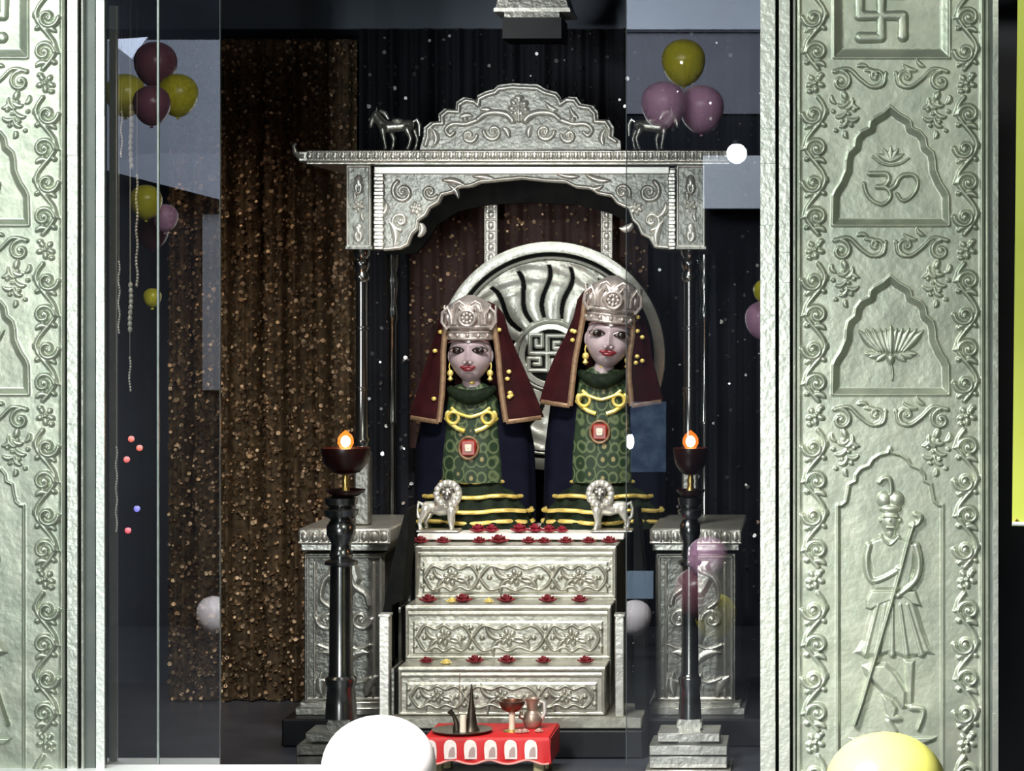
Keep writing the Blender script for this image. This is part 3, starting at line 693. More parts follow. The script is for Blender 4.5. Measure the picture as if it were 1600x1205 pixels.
# ================================================================== SUN DISC
HALO = mat('halo_silver', (0.62, 0.64, 0.56), 0.45, 0.36, (0.74, 0.75, 0.68), 22, 0.35, 70)
def sun_disc():
    Yh = 8.97; cx, cy = 861, 556
    t = thing('sun_disc', 'round silver sun disc with wavy rays behind the two statues', 'sun disc', P(cx, cy+180, Yh))
    def ring(name, r0, r1, d, m, n=96):
        k = S(Yh); v = []; f = []; c = P(cx, cy, Yh)
        sec = [(r0, 0), (r0+1, d*.8), ((r0+r1)/2, d), (r1-1, d*.8), (r1, 0), (r1, -3), (r0, -3)]
        for i in range(n):
            a = 2*math.pi*i/n
            for rr, h in sec: v.append((c.x+rr*k*math.cos(a), Yh-h*k, c.z+rr*k*math.sin(a)))
        L = len(sec)
        for i in range(n):
            j = (i+1) % n
            for q in range(L): q2 = (q+1) % L; f.append((i*L+q, j*L+q, j*L+q2, i*L+q2))
        return MB().add(v, f).make(name, m, t)
    ring('outer_ring', 161, 179, 7, HALO); ring('inner_ring', 150, 155.5, 6, HALO)
    v = []; n = 72; c = P(cx, cy, Yh); k = S(Yh)
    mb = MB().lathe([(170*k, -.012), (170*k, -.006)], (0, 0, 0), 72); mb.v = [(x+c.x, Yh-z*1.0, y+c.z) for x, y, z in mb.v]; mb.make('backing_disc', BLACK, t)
    r = Relief(cx-156, cy-156, cx+156, cy+156, .9)
    dx = r.X-cx; dy = r.Y-cy; rad = np.hypot(dx, dy); ang = np.arctan2(dx, -dy)
    N = 18; wob = .055*np.sin((rad-55)/92*2*math.pi)+.06*(rad-100)/45*np.where(ang < .1, -1, 1)
    u = ((ang+wob)/(2*math.pi)*N+.775) % 1.0; dist = np.abs(u-.5)*2*math.pi/N*rad
    wdt = 2.8+1.3*np.sin(np.clip((rad-58)/86, 0, 1)*math.pi)
    slot = (dist < wdt) & (rad > 60) & (rad < 142)
    ray = np.abs(((ang+wob)/(2*math.pi)*N+.775) % 1.0-.0); ray = np.minimum(ray, 1-ray)
    r.R = np.where(rad < 149, 2.4+3.0*np.cos(np.clip(ray*2, 0, 1)*math.pi/2)*(rad > 57)+1.2*np.sin(rad*.28+ang*9)*sst((rad-95)/30), 0)
    r.R[slot] = 0
    r.build('ray_disc', Yh, HALO, t, cut=lambda s: s.R > .3, base=0)
    ring('hub_ring', 50, 56, 9, HALO)
    mb = MB().lathe([(52*k, .008), (52*k, .010)], (0, 0, 0), 60); mb.v = [(x+c.x, Yh-z, y+c.z) for x, y, z in mb.v]; mb.make('hub_backing', BLACK, t)
    r = Relief(cx-52, cy-52, cx+52, cy+52, .6)
    ex, ey = cx-6, cy-4
    for q in range(4):
        a = q*math.pi/2; rot = lambda x, y: (ex+x*math.cos(a)-y*math.sin(a), ey+x*math.sin(a)+y*math.cos(a))
        r.stroke([rot(0, 0), rot(0, -27), rot(29, -27), rot(29, -8), rot(11, -8), rot(11, -17), rot(20, -17)], 3.3, 3.3, 5, False)
    r.R = np.maximum(r.R, np.where((np.hypot(r.X-cx, r.Y-cy) > 41) & (np.hypot(r.X-cx, r.Y-cy) < 50), 3.5, 0))
    o = r.build('maze_swastika_emblem', Yh-.010, HALO, t, cut=lambda s: s.R > .25, base=0)
    return t
sun_disc()

# ================================================================== PEDESTALS, STEPS, NEWELS
def pedestal(xc, label, flip):
    Yp = 8.32; w = 63
    t = thing('silver_pedestal', label, 'pedestal', P(xc, 1118, Yp))
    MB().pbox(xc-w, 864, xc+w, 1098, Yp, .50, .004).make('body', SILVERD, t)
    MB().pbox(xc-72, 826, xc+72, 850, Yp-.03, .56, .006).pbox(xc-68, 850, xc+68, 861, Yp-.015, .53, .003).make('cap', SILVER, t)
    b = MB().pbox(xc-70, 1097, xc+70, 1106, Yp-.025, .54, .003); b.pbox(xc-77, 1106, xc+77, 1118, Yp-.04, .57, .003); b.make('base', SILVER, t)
    r = Relief(xc-72, 826, xc+72, 862, .8)
    for x in np.arange(xc-62, xc+63, 15.5):
        r.blob(x, 839, 6, 8, 3.6); r.stroke([(x+7.7, 831), (x+7.7, 846)], 1.6, 1.6, 3.5)
    r.stroke([(xc-71, 848.5), (xc+71, 848.5)], 1.8, 1.8, 3)
    r.build('cap_relief', Yp-.03, SILVER, t, cut=cutf, base=-.1)
    r = Relief(xc-w, 864, xc+w, 1097, .9); s = -1 if flip else 1
    r.stroke([(xc-w+6, 870), (xc+w-6, 870), (xc+w-6, 1092), (xc-w+6, 1092), (xc-w+6, 870)], 2.2, 2.2, 3, False)
    r.stroke([(xc-w+17, 880), (xc-w+17, 1090)], 2, 2, 3); r.stroke([(xc+w-17, 880), (xc+w-17, 1090)], 2, 2, 3)
    X = lambda dx: xc+s*dx
    r.stroke([(X(8), 890), (X(16), 915), (X(34), 930), (X(38), 945)], 6, 4, 6); r.stroke([(X(-8), 892), (X(-30), 905), (X(-36), 935), (X(-20), 950)], 6, 4, 6)
    r.poly([(xc-22, 876), (xc+22, 876), (xc+30, 905), (xc+14, 935), (xc-14, 935), (xc-30, 905)], 4.5, 9)
    r.spiral(X(26), 968, 17, 0, 1.3, s, 4.2, 6); r.spiral(X(-26), 968, 17, 180, 1.3, -s, 4.2, 6)
    r.blob(xc, 985, 15, 28, 6); r.leaf(xc, 1040, 44, -60, 8, 6, .4); r.leaf(xc, 1040, 44, -120, 8, 6, -.4)
    for dx in (-34, 0, 34): r.leaf(xc+dx, 1085, 34, -90+dx*.5, 8, 5, .2)
    for dy in (1008, 1060): r.stroke([(xc-40, dy), (xc-20, dy+6), (xc, dy), (xc+20, dy+6), (xc+40, dy)], 3, 3, 5)
    r.build('body_relief', Yp, SILVER, t, cut=cutf, base=-.1)
    return t
pedestal(538, 'silver carved pedestal left of the steps behind the left lamp stand', False)
pedestal(1087, 'silver carved pedestal right of the steps behind the right lamp stand', True)

tiers = [(648, 963, 853, 935, 8.32), (633, 955, 946, 1030, 8.16), (622, 946, 1042, 1118, 8.0)]
def steps():
    t = thing('altar_steps', 'three tiered silver embossed altar steps with carved risers', 'steps', P(795, 1140, 8.0))
    zb = 0.0
    MB().pbox(590, 1120, 1003, 1139.5, 7.985, .27, .004).make('base_slab', STEPM, t)
    tops = []
    for i, (xa, xb, ya, yb, Y) in enumerate(tiers):
        zt = P(0, ya, Y).z; lo = P(0, 1120, 7.985).z+.0005 if i == 2 else .0905
        A, B = P(xa, 0, Y).x, P(xb, 0, Y).x
        nm = 'tier'
        o = MB().box(A, B, Y, (8.90, 8.70, 8.50)[i], lo+i*.0006, zt, .003).make(nm, STEPM, t)
        # side boards
        for xs in (xa-12, ): MB().box(P(xs, 0, Y).x, P(xs+5, 0, Y).x, Y+.012, Y+.20, lo, zt-.006, .002).make('side_board', SILVERD, t)
        MB().box(P(xa-7, 0, Y).x, P(xa, 0, Y).x, Y+.03, Y+.20, lo, zt-.02).make('side_gap', BLACK, t)
        r = Relief(xa+1, ya, xb-1, yb, .75)
        r.stroke([(xa+2, ya+4), (xb-2, ya+4)], 4.5, 4.5, 3.0, False); r.stroke([(xa+2, ya+13), (xb-2, ya+13)], 4, 4, 2, False)
        r.stroke([(xa+3, yb-3), (xb-3, yb-3)], 3, 3, 3.0, False); r.stroke([(xa+3, ya+4), (xa+3, yb-3)], 2.6, 2.6, 3, False); r.stroke([(xb-3, ya+4), (xb-3, yb-3)], 2.6, 2.6, 3, False)
        cy = (ya+25+yb-8)/2; hh = (yb-8-ya-25)/2
        r.poly([(xa+12, ya+24), (xb-12, ya+24), (xb-12, yb-7), (xa+12, yb-7)], 2.4, 3)
        cx = (xa+xb)/2
        def med(c, hw):
            pts = [(c-hw, cy), (c-hw*.7, cy-hh*.75), (c-hw*.3, cy-hh*.55), (c, cy-hh*.8), (c+hw*.3, cy-hh*.55), (c+hw*.7, cy-hh*.75), (c+hw, cy), (c+hw*.7, cy+hh*.75), (c+hw*.3, cy+hh*.55), (c, cy+hh*.8), (c-hw*.3, cy+hh*.55), (c-hw*.7, cy+hh*.75), (c-hw, cy)]
            r.stroke(pts, 2.6, 2.6, 6.5)
            r.rosette(c, cy, hh*.55, 6, 7.5)
            for sg in (1, -1):
                r.leaf(c+sg*hh*.4, cy, hw*.55, 0 if sg > 0 else 180, 4.2, 6.5, .5); r.leaf(c+sg*hh*.4, cy+3, hw*.5, 25 if sg > 0 else 155, 3.4, 6, -.5)
                r.blob(c+sg*hw*.72, cy, 4, 4, 7)
        med(cx, 56); med(cx-100, 42); med(cx+100, 42)
        for sg in (1, -1):
            for yy in (-1, 1): r.blob(cx+sg*58, cy+yy*hh*.62, 4.5, 4, 7); r.blob(cx+sg*145, cy+yy*hh*.55, 4, 3.5, 6.5)
        o = r.build('riser_relief', Y, STEPM, t, cut=cutf, base=-.1)
    # newel posts beside the lowest steps
    for xa, xb in ((592, 608), (960.5, 975)):
        MB().pbox(xa, 962, xb, 1120, 8.0, .05, .003).pbox(xa-1, 960, xb+1, 964, 7.997, .056, .001).make('newel_post', SILVERB if xa < 700 else SILVER, t)
    return t
steps()
def dside(pts, label):
    o = MB().prism([(P(x, y, 8.12).x, P(x, y, 8.12).z) for x, y in pts], 8.12, 8.27).make('throne_side_board', BLACK, None, False); tagit(o, label, 'side board', 'dark side boards of the steps')
dside([(634, 795), (640, 795), (629, 938), (612, 946), (611, 1036), (604, 1042), (604, 1125), (594, 1125), (596, 968), (612, 880)], 'dark sloping board at the left side of the steps')
dside([(990, 795), (996, 795), (1006, 900), (1010, 1125), (992, 1125), (990, 940)], 'dark sloping board at the right side of the steps')
# white slab on the top step
o = MB().pbox(652, 834, 975, 844, 8.46, .43, .003).make('marble_slab', mat('white_marble', (0.86, 0.85, 0.82), 0, .3, (0.78, 0.77, 0.75), 10)); tagit(o, 'thin white marble slab carrying the statues on the top step', 'slab')

# ceiling fitting
def fitting():
    t = thing('ceiling_fitting', 'stepped silver fitting hanging at the top centre of the shrine room', 'ceiling fitting', P(831, 60, 8.4))
    k = S(8.4); c = P(831, 0, 8.4)
    def sq(y0, y1, h0, h1, m, nm):
        z0, z1 = P(0, y1, 8.4).z, P(0, y0, 8.4).z; v = []
        for z, h in ((z0, h1*k), (z1, h0*k)):
            v += [(c.x-h, 8.4, z), (c.x+h, 8.4, z), (c.x+h, 8.4+2*h, z), (c.x-h, 8.4+2*h, z)]
        MB().add(v, [(3, 2, 1, 0), (4, 5, 6, 7), (0, 1, 5, 4), (1, 2, 6, 5), (2, 3, 7, 6), (3, 0, 4, 7)]).make(nm, m, t, False)
    sq(-560, -20, 12, 12, SILVERD, 'stem'); sq(-20, 12, 48, 57, SILVERD, 'upper_tier'); sq(12, 18, 59, 60, SILVERB, 'rim'); sq(18, 27, 43, 43, SILVERD, 'lower_tier'); sq(27, 60, 46, 46, DARK, 'dark_block')
fitting()

# ================================================================== STATUES
MARBLE = mat('white_marble_skin', (0.44, 0.35, 0.375), 0, 0.34, (0.50, 0.40, 0.43), 14)
GREEN = bpy.data.materials.new('green_brocade'); GREEN.use_nodes = True
nt = GREEN.node_tree; b = nt.nodes['Principled BSDF']; b.inputs['Roughness'].default_value = .6
tc = nt.nodes.new('ShaderNodeTexCoord'); mp = nt.nodes.new('ShaderNodeMapping'); mp.inputs['Scale'].default_value = (1, .35, .8)
vo = nt.nodes.new('ShaderNodeTexVoronoi'); vo.inputs['Scale'].default_value = 26; vo.inputs['Randomness'].default_value = .35
rp = nt.nodes.new('ShaderNodeValToRGB'); e = rp.color_ramp.elements
e[0].position = 0; e[0].color = (.20, .19, .08, 1); e[1].position = 1; e[1].color = (.05, .075, .035, 1)
for pos, c in ((.20, (.30, .26, .12)), (.27, (.012, .03, .012)), (.48, (.012, .035, .014)), (.56, (.13, .17, .08)), (.66, (.014, .035, .016))):
    q = e.new(pos); q.color = (*c, 1)
nt.links.new(tc.outputs['Object'], mp.inputs[0]); nt.links.new(mp.outputs[0], vo.inputs['Vector']); nt.links.new(vo.outputs['Distance'], rp.inputs[0]); nt.links.new(rp.outputs[0], b.inputs['Base Color'])
GDARK = mat('dark_green_cloth', (0.006, 0.010, 0.006), 0, .7, (0.014, 0.024, 0.012), 40, spec=.12)
NAVY = mat('navy_cloth', (0.0025, 0.003, 0.011), 0, .8, (0.004, 0.005, 0.015), 20, spec=.12)
VEIL = mat('maroon_veil', (0.020, 0.004, 0.005), 0, .7, (0.042, 0.007, 0.009), 16, spec=.12)
BORDER = mat('veil_border', (0.20, 0.12, 0.07), .35, .45, (0.30, 0.19, 0.11), 60)
EYEW = mat('eye_white', (0.26, 0.20, 0.19), 0, .3); EYED = mat('eye_dark', (0.012, 0.006, 0.006), 0, .2); LIP = mat('red_lips', (0.20, 0.015, 0.025), 0, .35)
CROWN = mat('crown_silver', (0.66, 0.58, 0.55), 0.6, 0.34, (0.55, 0.50, 0.47), 60, .4, 120)
HAIR = mat('black_hair', (0.01, 0.008, 0.008), 0, .5)

def statue(cx, cy, sc, tilt, tx, label, veilR, turn=0.0):
    """cx,cy face centre in photo pixels; tx = centre of the torso; everything from real lengths"""
    Y = 8.68; k = S(Y)*sc; C = P(cx, cy, Y); K = S(Y)
    t = thing('deity_statue', label, 'statue', P(tx, 834, Y+.02))
    RT = Matrix.Rotation(math.radians(tilt), 3, 'Y') @ Matrix.Rotation(turn, 3, 'Z')
    def H(v): return C+RT @ Vector(v)
    def L(x, y, d=0.0): return Vector((x*k, d, -y*k))           # x right, y down in face pixels, d towards back
    T = lambda x, y, d=0.0: P(tx, y, Y)+Vector((x*K, d, 0))       # body coordinates: absolute photo row
    # body core: neck, shoulders and trunk as one piece, head grows out of the neck
    rx, ry, rz = 32*k, 30*k, 45*k
    nu, nv = 96, 72; co = []; fa = []
    def g(x, z, x0, z0, sx, sz): return math.exp(-((x-x0)/sx)**2-((z-z0)/sz)**2)
    for j in range(nv+1):
        v = math.pi*(j/nv-.5)
        for i in range(nu):
            u = 2*math.pi*i/nu
            x = math.cos(v)*math.sin(u); y = -math.cos(v)*math.cos(u); z = math.sin(v)
            wx = 1.05-.36*max(0, -z-.18)**1.6*1.5
            X, Yy, Z = x*rx*wx, y*ry*(1-.12*max(0, -z)), z*rz
            if y < 0:
                px, pz = X/k, -Z/k
                d = 0
                d += 10*g(px, pz, 0, 8, 4.6, 5)+6.5*g(px, pz, 0, 0, 3.4, 9)+3*g(px, pz, -5, 9.5, 3, 3)+3*g(px, pz, 5, 9.5, 3, 3)
                d += -4.5*g(px, pz, -17, -7, 9, 5)-4.5*g(px, pz, 17, -7, 9, 5)+2.2*g(px, pz, 0, -17, 24, 5)
                d += 3*g(px, pz, -18, 12, 9, 10)+3*g(px, pz, 18, 12, 9, 10)+3.2*g(px, pz, 0, 18, 9, 4)+5*g(px, pz, 0, 34, 9, 7)-2*g(px, pz, 0, 25, 9, 3)
                Yy -= d*k*min(1, -y*1.6)
            co.append(tuple(H((X, Yy, Z))))
    for j in range(nv):
        for i in range(nu):
            i2 = (i+1) % nu; fa.append((j*nu+i, j*nu+i2, (j+1)*nu+i2, (j+1)*nu+i))
    core = MB(); core.add(co, fa)
    head = core.make('head', MARBLE, t)
    nb = MB().tube([H(L(0, 30, 4*k)), T(0, cy+54, .01), T(0, cy+75, .012)], [14*k, 15*k, 24*k], 24)
    nb.caps(T(-18, cy+84, .02), 11*K, T(18, cy+84, .02), 11*K); nb.caps(T(0, cy+96, .02), 15*K, T(0, 790, .02), 20*K, 24)
    nb.remesh('body', MARBLE, t, .004, 5)
    for sg in (-1, 1):
        ex = sg*18
        R = RT @ Matrix.Rotation(math.radians(3*sg), 3, 'Y')
        eye = MB().ell(H(L(ex, -7.5, -25*k)), (11.5*k, 4.2*k, 4.6*k), R, 24, 12).make('eye', EYED if False else EYEW, t)
        MB().ell(H(L(ex, -7.5, -28*k)), (6.8*k, 2.6*k, 4.8*k), R, 20, 10).make('iris', EYED, eye)
        up = [H(L(ex+a, -7.5-5.0*math.cos(a/12*1.5), (-28+abs(ex+a)*.10)*k)) for a in (-12, -8, -4, 0, 4, 8, 12)]
        lo = [H(L(ex+a, -7.5+4.2*math.cos(a/12*1.5), (-28+abs(ex+a)*.10)*k)) for a in (-12, -8, -4, 0, 4, 8, 12)]
        MB().tube(up, 1.5*k, 8).tube(lo, 1.0*k, 8).make('eyelid_line', EYED, eye)
        br = [H(L(ex+sg*a, -18.5-4.5*math.cos(a/14*1.4), (-29+abs(ex+sg*a)*.16)*k)) for a in (-14, -9, -4, 1, 6, 11, 14)]
        MB().tube(br, [.5*k, 1.1*k, 1.3*k, 1.3*k, 1.2*k, .9*k, .4*k], 8).make('eyebrow', mat('brow_paint', (0.16, 0.07, 0.07), 0, .5), t)
        # ear and earring
        MB().ell(H(L(sg*32, 2, 0)), (4*k, 5*k, 10*k), RT).make('ear', MARBLE, t)
        er = MB().ell(H(L(sg*31, 28, -6*k)), (5*k, 3*k, 5.5*k), RT).lathe([(1.5*k, 0), (4.5*k, -6*k), (1*k, -9*k)], H(L(sg*31, 32, -6*k)), 14)
        er.tube([H(L(sg*32, 12, -4*k)), H(L(sg*33, 18, -6*k)), H(L(sg*31, 26, -6*k))], 1.2*k, 8)
        er.make('earring', GOLD, t)
        MB().ell(H(L(sg*4.4, 11, -38*k)), (2.8*k, 2.4*k, 2.4*k), RT).make('nostril', MARBLE, head)
    lp = MB()
    for sg in (-1, 1):
        lp.ell(H(L(sg*5.0, 18.0, -33.5*k)), (7.5*k, 2.8*k, 3.0*k), RT @ Matrix.Rotation(math.radians(5*sg), 3, 'Y'), 20, 10)
    lp.ell(H(L(0, 21.5, -33*k)), (8.5*k, 3*k, 3.2*k), RT, 20, 10).make('lips', LIP, t)
    MB().ell(H(L(1, -22, -31*k)), (3.4*k, 1.5*k, 3.4*k), RT, 16, 8).make('forehead_jewel', mat('pearl', (0.85, 0.80, 0.80), 0, .2), t)
    # hair seen beside the cheeks
    MB().ell(H((0, .014, .01)), (33*k, 30*k, 44*k), RT, 32, 20).make('hair', HAIR, t)
    # crown
    cr = MB()
    def ringy(y, r, rad, fl=1.0):
        pts = [H(L(r*math.sin(a), y, -r*.93*k*math.cos(a))) for a in [2*math.pi*i/40 for i in range(41)]]
        cr.tube(pts, rad*k, 10)
    prof = [(35, -24), (36, -30), (34, -38), (38.5, -46), (40, -56), (38, -68), (30, -80), (18, -88), (6, -94)]
    v = []; f = []; seg = 48
    for r_, y_ in prof:
        for i in range(seg):
            a = 2*math.pi*i/seg; rr = r_*(1+.035*math.sin(12*a)); v.append(H(L(rr*math.sin(a), y_, -rr*.93*k*math.cos(a))))
    for j in range(len(prof)-1):
        for i in range(seg): i2 = (i+1) % seg; f.append((j*seg+i, j*seg+i2, (j+1)*seg+i2, (j+1)*seg+i))
    cr.add(v, f); ringy(-26, 35.5, 2.6); ringy(-36, 35, 2.2); ringy(-44, 38, 2.8)
    for i in range(14):
        a = 2*math.pi*i/14; cr.ell(H(L(37*math.sin(a), -31, -35*k*math.cos(a))), (3.2*k, 3.2*k, 3.4*k), RT, 12, 8)
    for i in range(10):
        a = 2*math.pi*(i+.5)/10; pts = [H(L(40*math.sin(a+d_), yy, -38*k*math.cos(a+d_))) for d_, yy in ((-.24, -48), (-.20, -62), (0, -76), (.20, -62), (.24, -48))]
        cr.tube(pts, 2.4*k, 8); cr.ell(H(L(40*math.sin(a), -58, -38*k*math.cos(a))), (4*k, 4*k, 6*k), RT, 12, 8)
    cr.make('crown', CROWN, t)
    md = MB(); c0 = L(0, -58, -42*k)
    pts = [H(c0+L(12*math.cos(a), 12*math.sin(a))) for a in [2*math.pi*i/28 for i in range(29)]]; md.tube(pts, 2.4*k, 8)
    for i in range(8): a = math.pi*i/4; md.ell(H(c0+L(7*math.cos(a), 7*math.sin(a))), (2.8*k, 2*k, 2.8*k), None, 10, 6)
    md.ell(H(c0), (3.4*k, 3*k, 3.4*k), None, 12, 8)
    for sg in (-1, 1):
        pts = [H(L(sg*x_, y_, -22*k)) for x_, y_ in ((34, -40), (42, -52), (41, -66), (33, -74), (28, -68), (32, -62))]; md.tube(pts, 2.6*k, 8)
        pts = [H(L(sg*x_, y_, -38*k)) for x_, y_ in ((4, -78), (12, -84), (20, -80), (22, -72))]; md.tube(pts, 2.2*k, 8)
    md.make('crown_medallion', CROWN, t)
    # dress bodice
    yb = 754
    ys = [cy+42, cy+50, cy+62, cy+80, cy+110, cy+140, cy+170, yb]; rs = [20, 31, 37, 40, 42, 45, 48, 49]
    z0 = P(0, yb, Y).z
    prof = [(r_*K, P(0, y_, Y).z-z0) for r_, y_ in list(zip(rs, ys))[::-1]]
    prof[-1] = (14*K, prof[-1][1])
    fold = MB()
    v = []; f = []; seg = 60
    for r_, z_ in prof:
        for i in range(seg):
            a = 2*math.pi*i/seg; rr = r_*(1+.018*math.sin(11*a)); q = T(0, yb)+Vector((rr*math.cos(a), .02+rr*.62*math.sin(a), z_)); v.append(q)
    for j in range(len(prof)-1):
        for i in range(seg): i2 = (i+1) % seg; f.append((j*seg+i, j*seg+i2, (j+1)*seg+i2, (j+1)*seg+i))
    fold.add(v, f).make('bodice', GREEN, t)
    front = lambda x, y_, ex=0: T(x, y_, .02-.62*K*math.sqrt(max(1, (np.interp(y_, ys, rs)+ex)**2-x*x)))
    # dark neck scarf and gold collar
    MB().tube([front(x, cy+52+14*math.cos(x/34*1.5), 3) for x in range(-34, 35, 4)], [6*K+6*K*math.cos(x/34*1.5) for x in range(-34, 35, 4)], 12).make('scarf', GDARK, t)
    gc = MB()
    dy = cy+84-(0 if sc <= 1 else 2)
    for sg in (-1, 1):
        gc.tube([front(sg*x, dy+y_, 3) for x, y_ in ((40, 14), (32, 22), (20, 30), (8, 34))], 3.4*K, 8)
        gc.tube([front(sg*x, dy+y_, 4) for x, y_ in ((30, -2), (20, 6), (8, 10), (0, 12))], 2.6*K, 8)
        gc.tube([front(sg*27+0, dy+13, 6)+Vector((9*K*math.cos(a), 0, 9*K*math.sin(a))) for a in [2*math.pi*i/20 for i in range(21)]], 2.6*K, 8)
        gc.ell(front(sg*36, dy+10, 4), (5*K, 3*K, 8*K), None, 12, 8)
    gc.make('collar_necklace', mat('bright_gold', (0.90, 0.68, 0.10), .35, .35, (0.95, 0.8, 0.3), 60), t)
    MB().ell(front(1, cy+42, 8), (5.5*K, 3*K, 5*K), None, 14, 8).make('brooch', GOLD, t)
    py = cy+144
    pd = MB().tube([front(-2+15*math.cos(a), py+17*math.sin(a), 4) for a in [2*math.pi*i/24 for i in range(25)]], 2.2*K, 8).make('pendant_rim', BORDER, t)
    q = front(-2, py, 5)
    mb = MB().box(q.x-12*K, q.x+12*K, q.y-.004, q.y+.012, q.z-13*K, q.z+13*K, .006); pdn = mb.make('pendant', mat('red_pendant', (0.28, 0.02, 0.01), 0, .3), t)
    MB().box(q.x-5.5*K, q.x+5.5*K, q.y-.009, q.y-.002, q.z-6*K, q.z+6*K, .003).ell((q.x, q.y-.009, q.z), (1.6*K, .002, 1.6*K)).make('pendant_stone', mat('pale_stone', (0.8, 0.62, 0.5), 0, .3), pdn)
    # tiered skirt
    tier = [(yb-6, 52, 'a'), (778, 78, 'b'), (802, 92, 'c'), (833, 104, 'd')]
    pr = [(50, yb-8), (60, 764), (74, 777), (72, 779), (90, 800), (88, 803), (97, 825)]
    z0 = P(0, 825, Y).z; v = []; f = []; seg = 90
    for r_, y_ in pr[::-1]:
        for i in range(seg):
            a = 2*math.pi*i/seg; rr = r_*K*(1+.03*math.sin(15*a)); v.append(T(0, y_)+Vector((rr*math.cos(a), .04+rr*.60*math.sin(a), 0)))
    for j in range(len(pr)-1):
        for i in range(seg): i2 = (i+1) % seg; f.append((j*seg+i, j*seg+i2, (j+1)*seg+i2, (j+1)*seg+i))
    MB().add(v, f).make('tiered_skirt', GDARK, t)
    for (y_, r_) in ((752, 52), (775, 74), (797, 90), (814, 91)):
        pts = [T(0, y_+1.5*math.sin(5*a))+Vector((r_*K*1.02*(1+.03*math.sin(15*a))*math.cos(a), .04-r_*.61*K*(1+.03*math.sin(15*a))*math.sin(a), 0)) for a in [math.pi*i/46 for i in range(-3, 50)]]
        MB().tube(pts, 3.3*K, 8).make('skirt_trim', GOLD, t)
    # navy cloth spreading at the sides
    w1, w2 = (94, 110)
    v = []; f = []; prn = [(30, cy+70), (62, cy+84), (84, cy+105), (92, 700), (94, 760), (95, 825)]; seg = 60
    for r_, y_ in prn[::-1]:
        for i in range(seg):
            a = 2*math.pi*i/seg; rr = r_*K*(1+.03*math.sin(9*a)); v.append(T(0, y_)+Vector((rr*math.cos(a), .075+rr*.42*math.sin(a), 0)))
    for j in range(len(prn)-1):
        for i in range(seg): i2 = (i+1) % seg; f.append((j*seg+i, j*seg+i2, (j+1)*seg+i2, (j+1)*seg+i))
    MB().add(v, f).make('navy_drape', NAVY, t)
    # veil over the crown, falling at both sides
    rows = [(cy-84, 10, 26, 0), (cy-76, 22, 40, 0), (cy-62, 36, 50, 0), (cy-35, 39, 56, 0), (cy-5, 42, 66, 2), (cy+30, 43, 78, 4), (cy+60, 45, 88, 6), (cy+88, 48, 96, 10), (cy+104, 50, 100, 12)]
    v = []; f = []; M = 34
    cvec = Vector((P(cx, 0, Y).x-P(tx, 0, Y).x, 0, 0))
    def sec(row, u):
        y_, xi, xo, s_ = row; sg = -1 if u < .5 else 1; q = abs(u-.5)*2   # 1 at the front edge, 0 at the back centre
        x = 0; d = 0
        if q > .45:
            p = (q-.45)/.55; x = xo+(xi-xo)*p; d = -.02*p+.03*(1-p)-.012*math.sin(p*math.pi)
        else:
            p = q/.45; x = xo*math.sin(p*math.pi/2); d = .03+.085*math.cos(p*math.pi/2)
        if sg > 0: x = x*(1+veilR*(y_-cy+84)/190)
        wv = 1+.012*math.sin(q*30)
        hd = max(0, min(1, (cy+40-y_)/60)); return T(sg*x*wv, y_+(s_ if q > .3 else 0)*(1-q)*-1, d+.0)+cvec*hd
    for layer in (0, 1):
        for r_ in rows:
            for i in range(M+1): q = sec(r_, i/M); v.append((q.x, q.y+layer*.004, q.z))
    R_ = len(rows); n1 = R_*(M+1)
    for j in range(R_-1):
        for i in range(M):
            a = j*(M+1)+i; f.append((a, a+M+1, a+M+2, a+1)); f.append((n1+a, n1+a+1, n1+a+M+2, n1+a+M+1))
    MB().add(v, f).make('veil', VEIL, t)
    for u in (0, 1):
        pts = [sec(r_, u)+Vector((0, -.006, 0)) for r_ in rows[1:]]
        if u == 0: pts2 = [sec(rows[-1], q)+Vector((0, -.006, 0)) for q in (0, .05, .1, .15, .2, .25)]
        else: pts2 = [sec(rows[-1], 1-q)+Vector((0, -.006, 0)) for q in (0, .05, .1, .15, .2, .25)]
        MB().tube(pts, 4.6*K, 10, True, .35, (0, 1, 0)).make('veil_border', BORDER, t)
        MB().tube(pts2, 3.6*K, 10, True, .4, (0, 1, 0)).make('veil_border', BORDER, t)
    rnd = random.Random(int(cx)); sq = MB()
    for i in range(9):
        q = sec(rows[5], 0); r_ = rows[rnd.randint(3, 7)]; u = .84+rnd.random()*.1
        if i % 3 == 0: u = 1-u
        q = sec(r_, u); sq.ell((q.x, q.y-.006, q.z+rnd.uniform(-.02, .02)), (4*K, 1.5*K, 3.4*K), None, 10, 6)
    sq.make('veil_spangles', GOLD, t)
    return t
statue(735.5, 555, 1.0, 0, 737, 'left crowned marble deity statue in green dress and maroon veil, set lower', .12)
statue(951, 530, 1.06, 6, 941, 'right crowned marble deity statue with tilted head, set higher, green dress', -.05, 0.10)

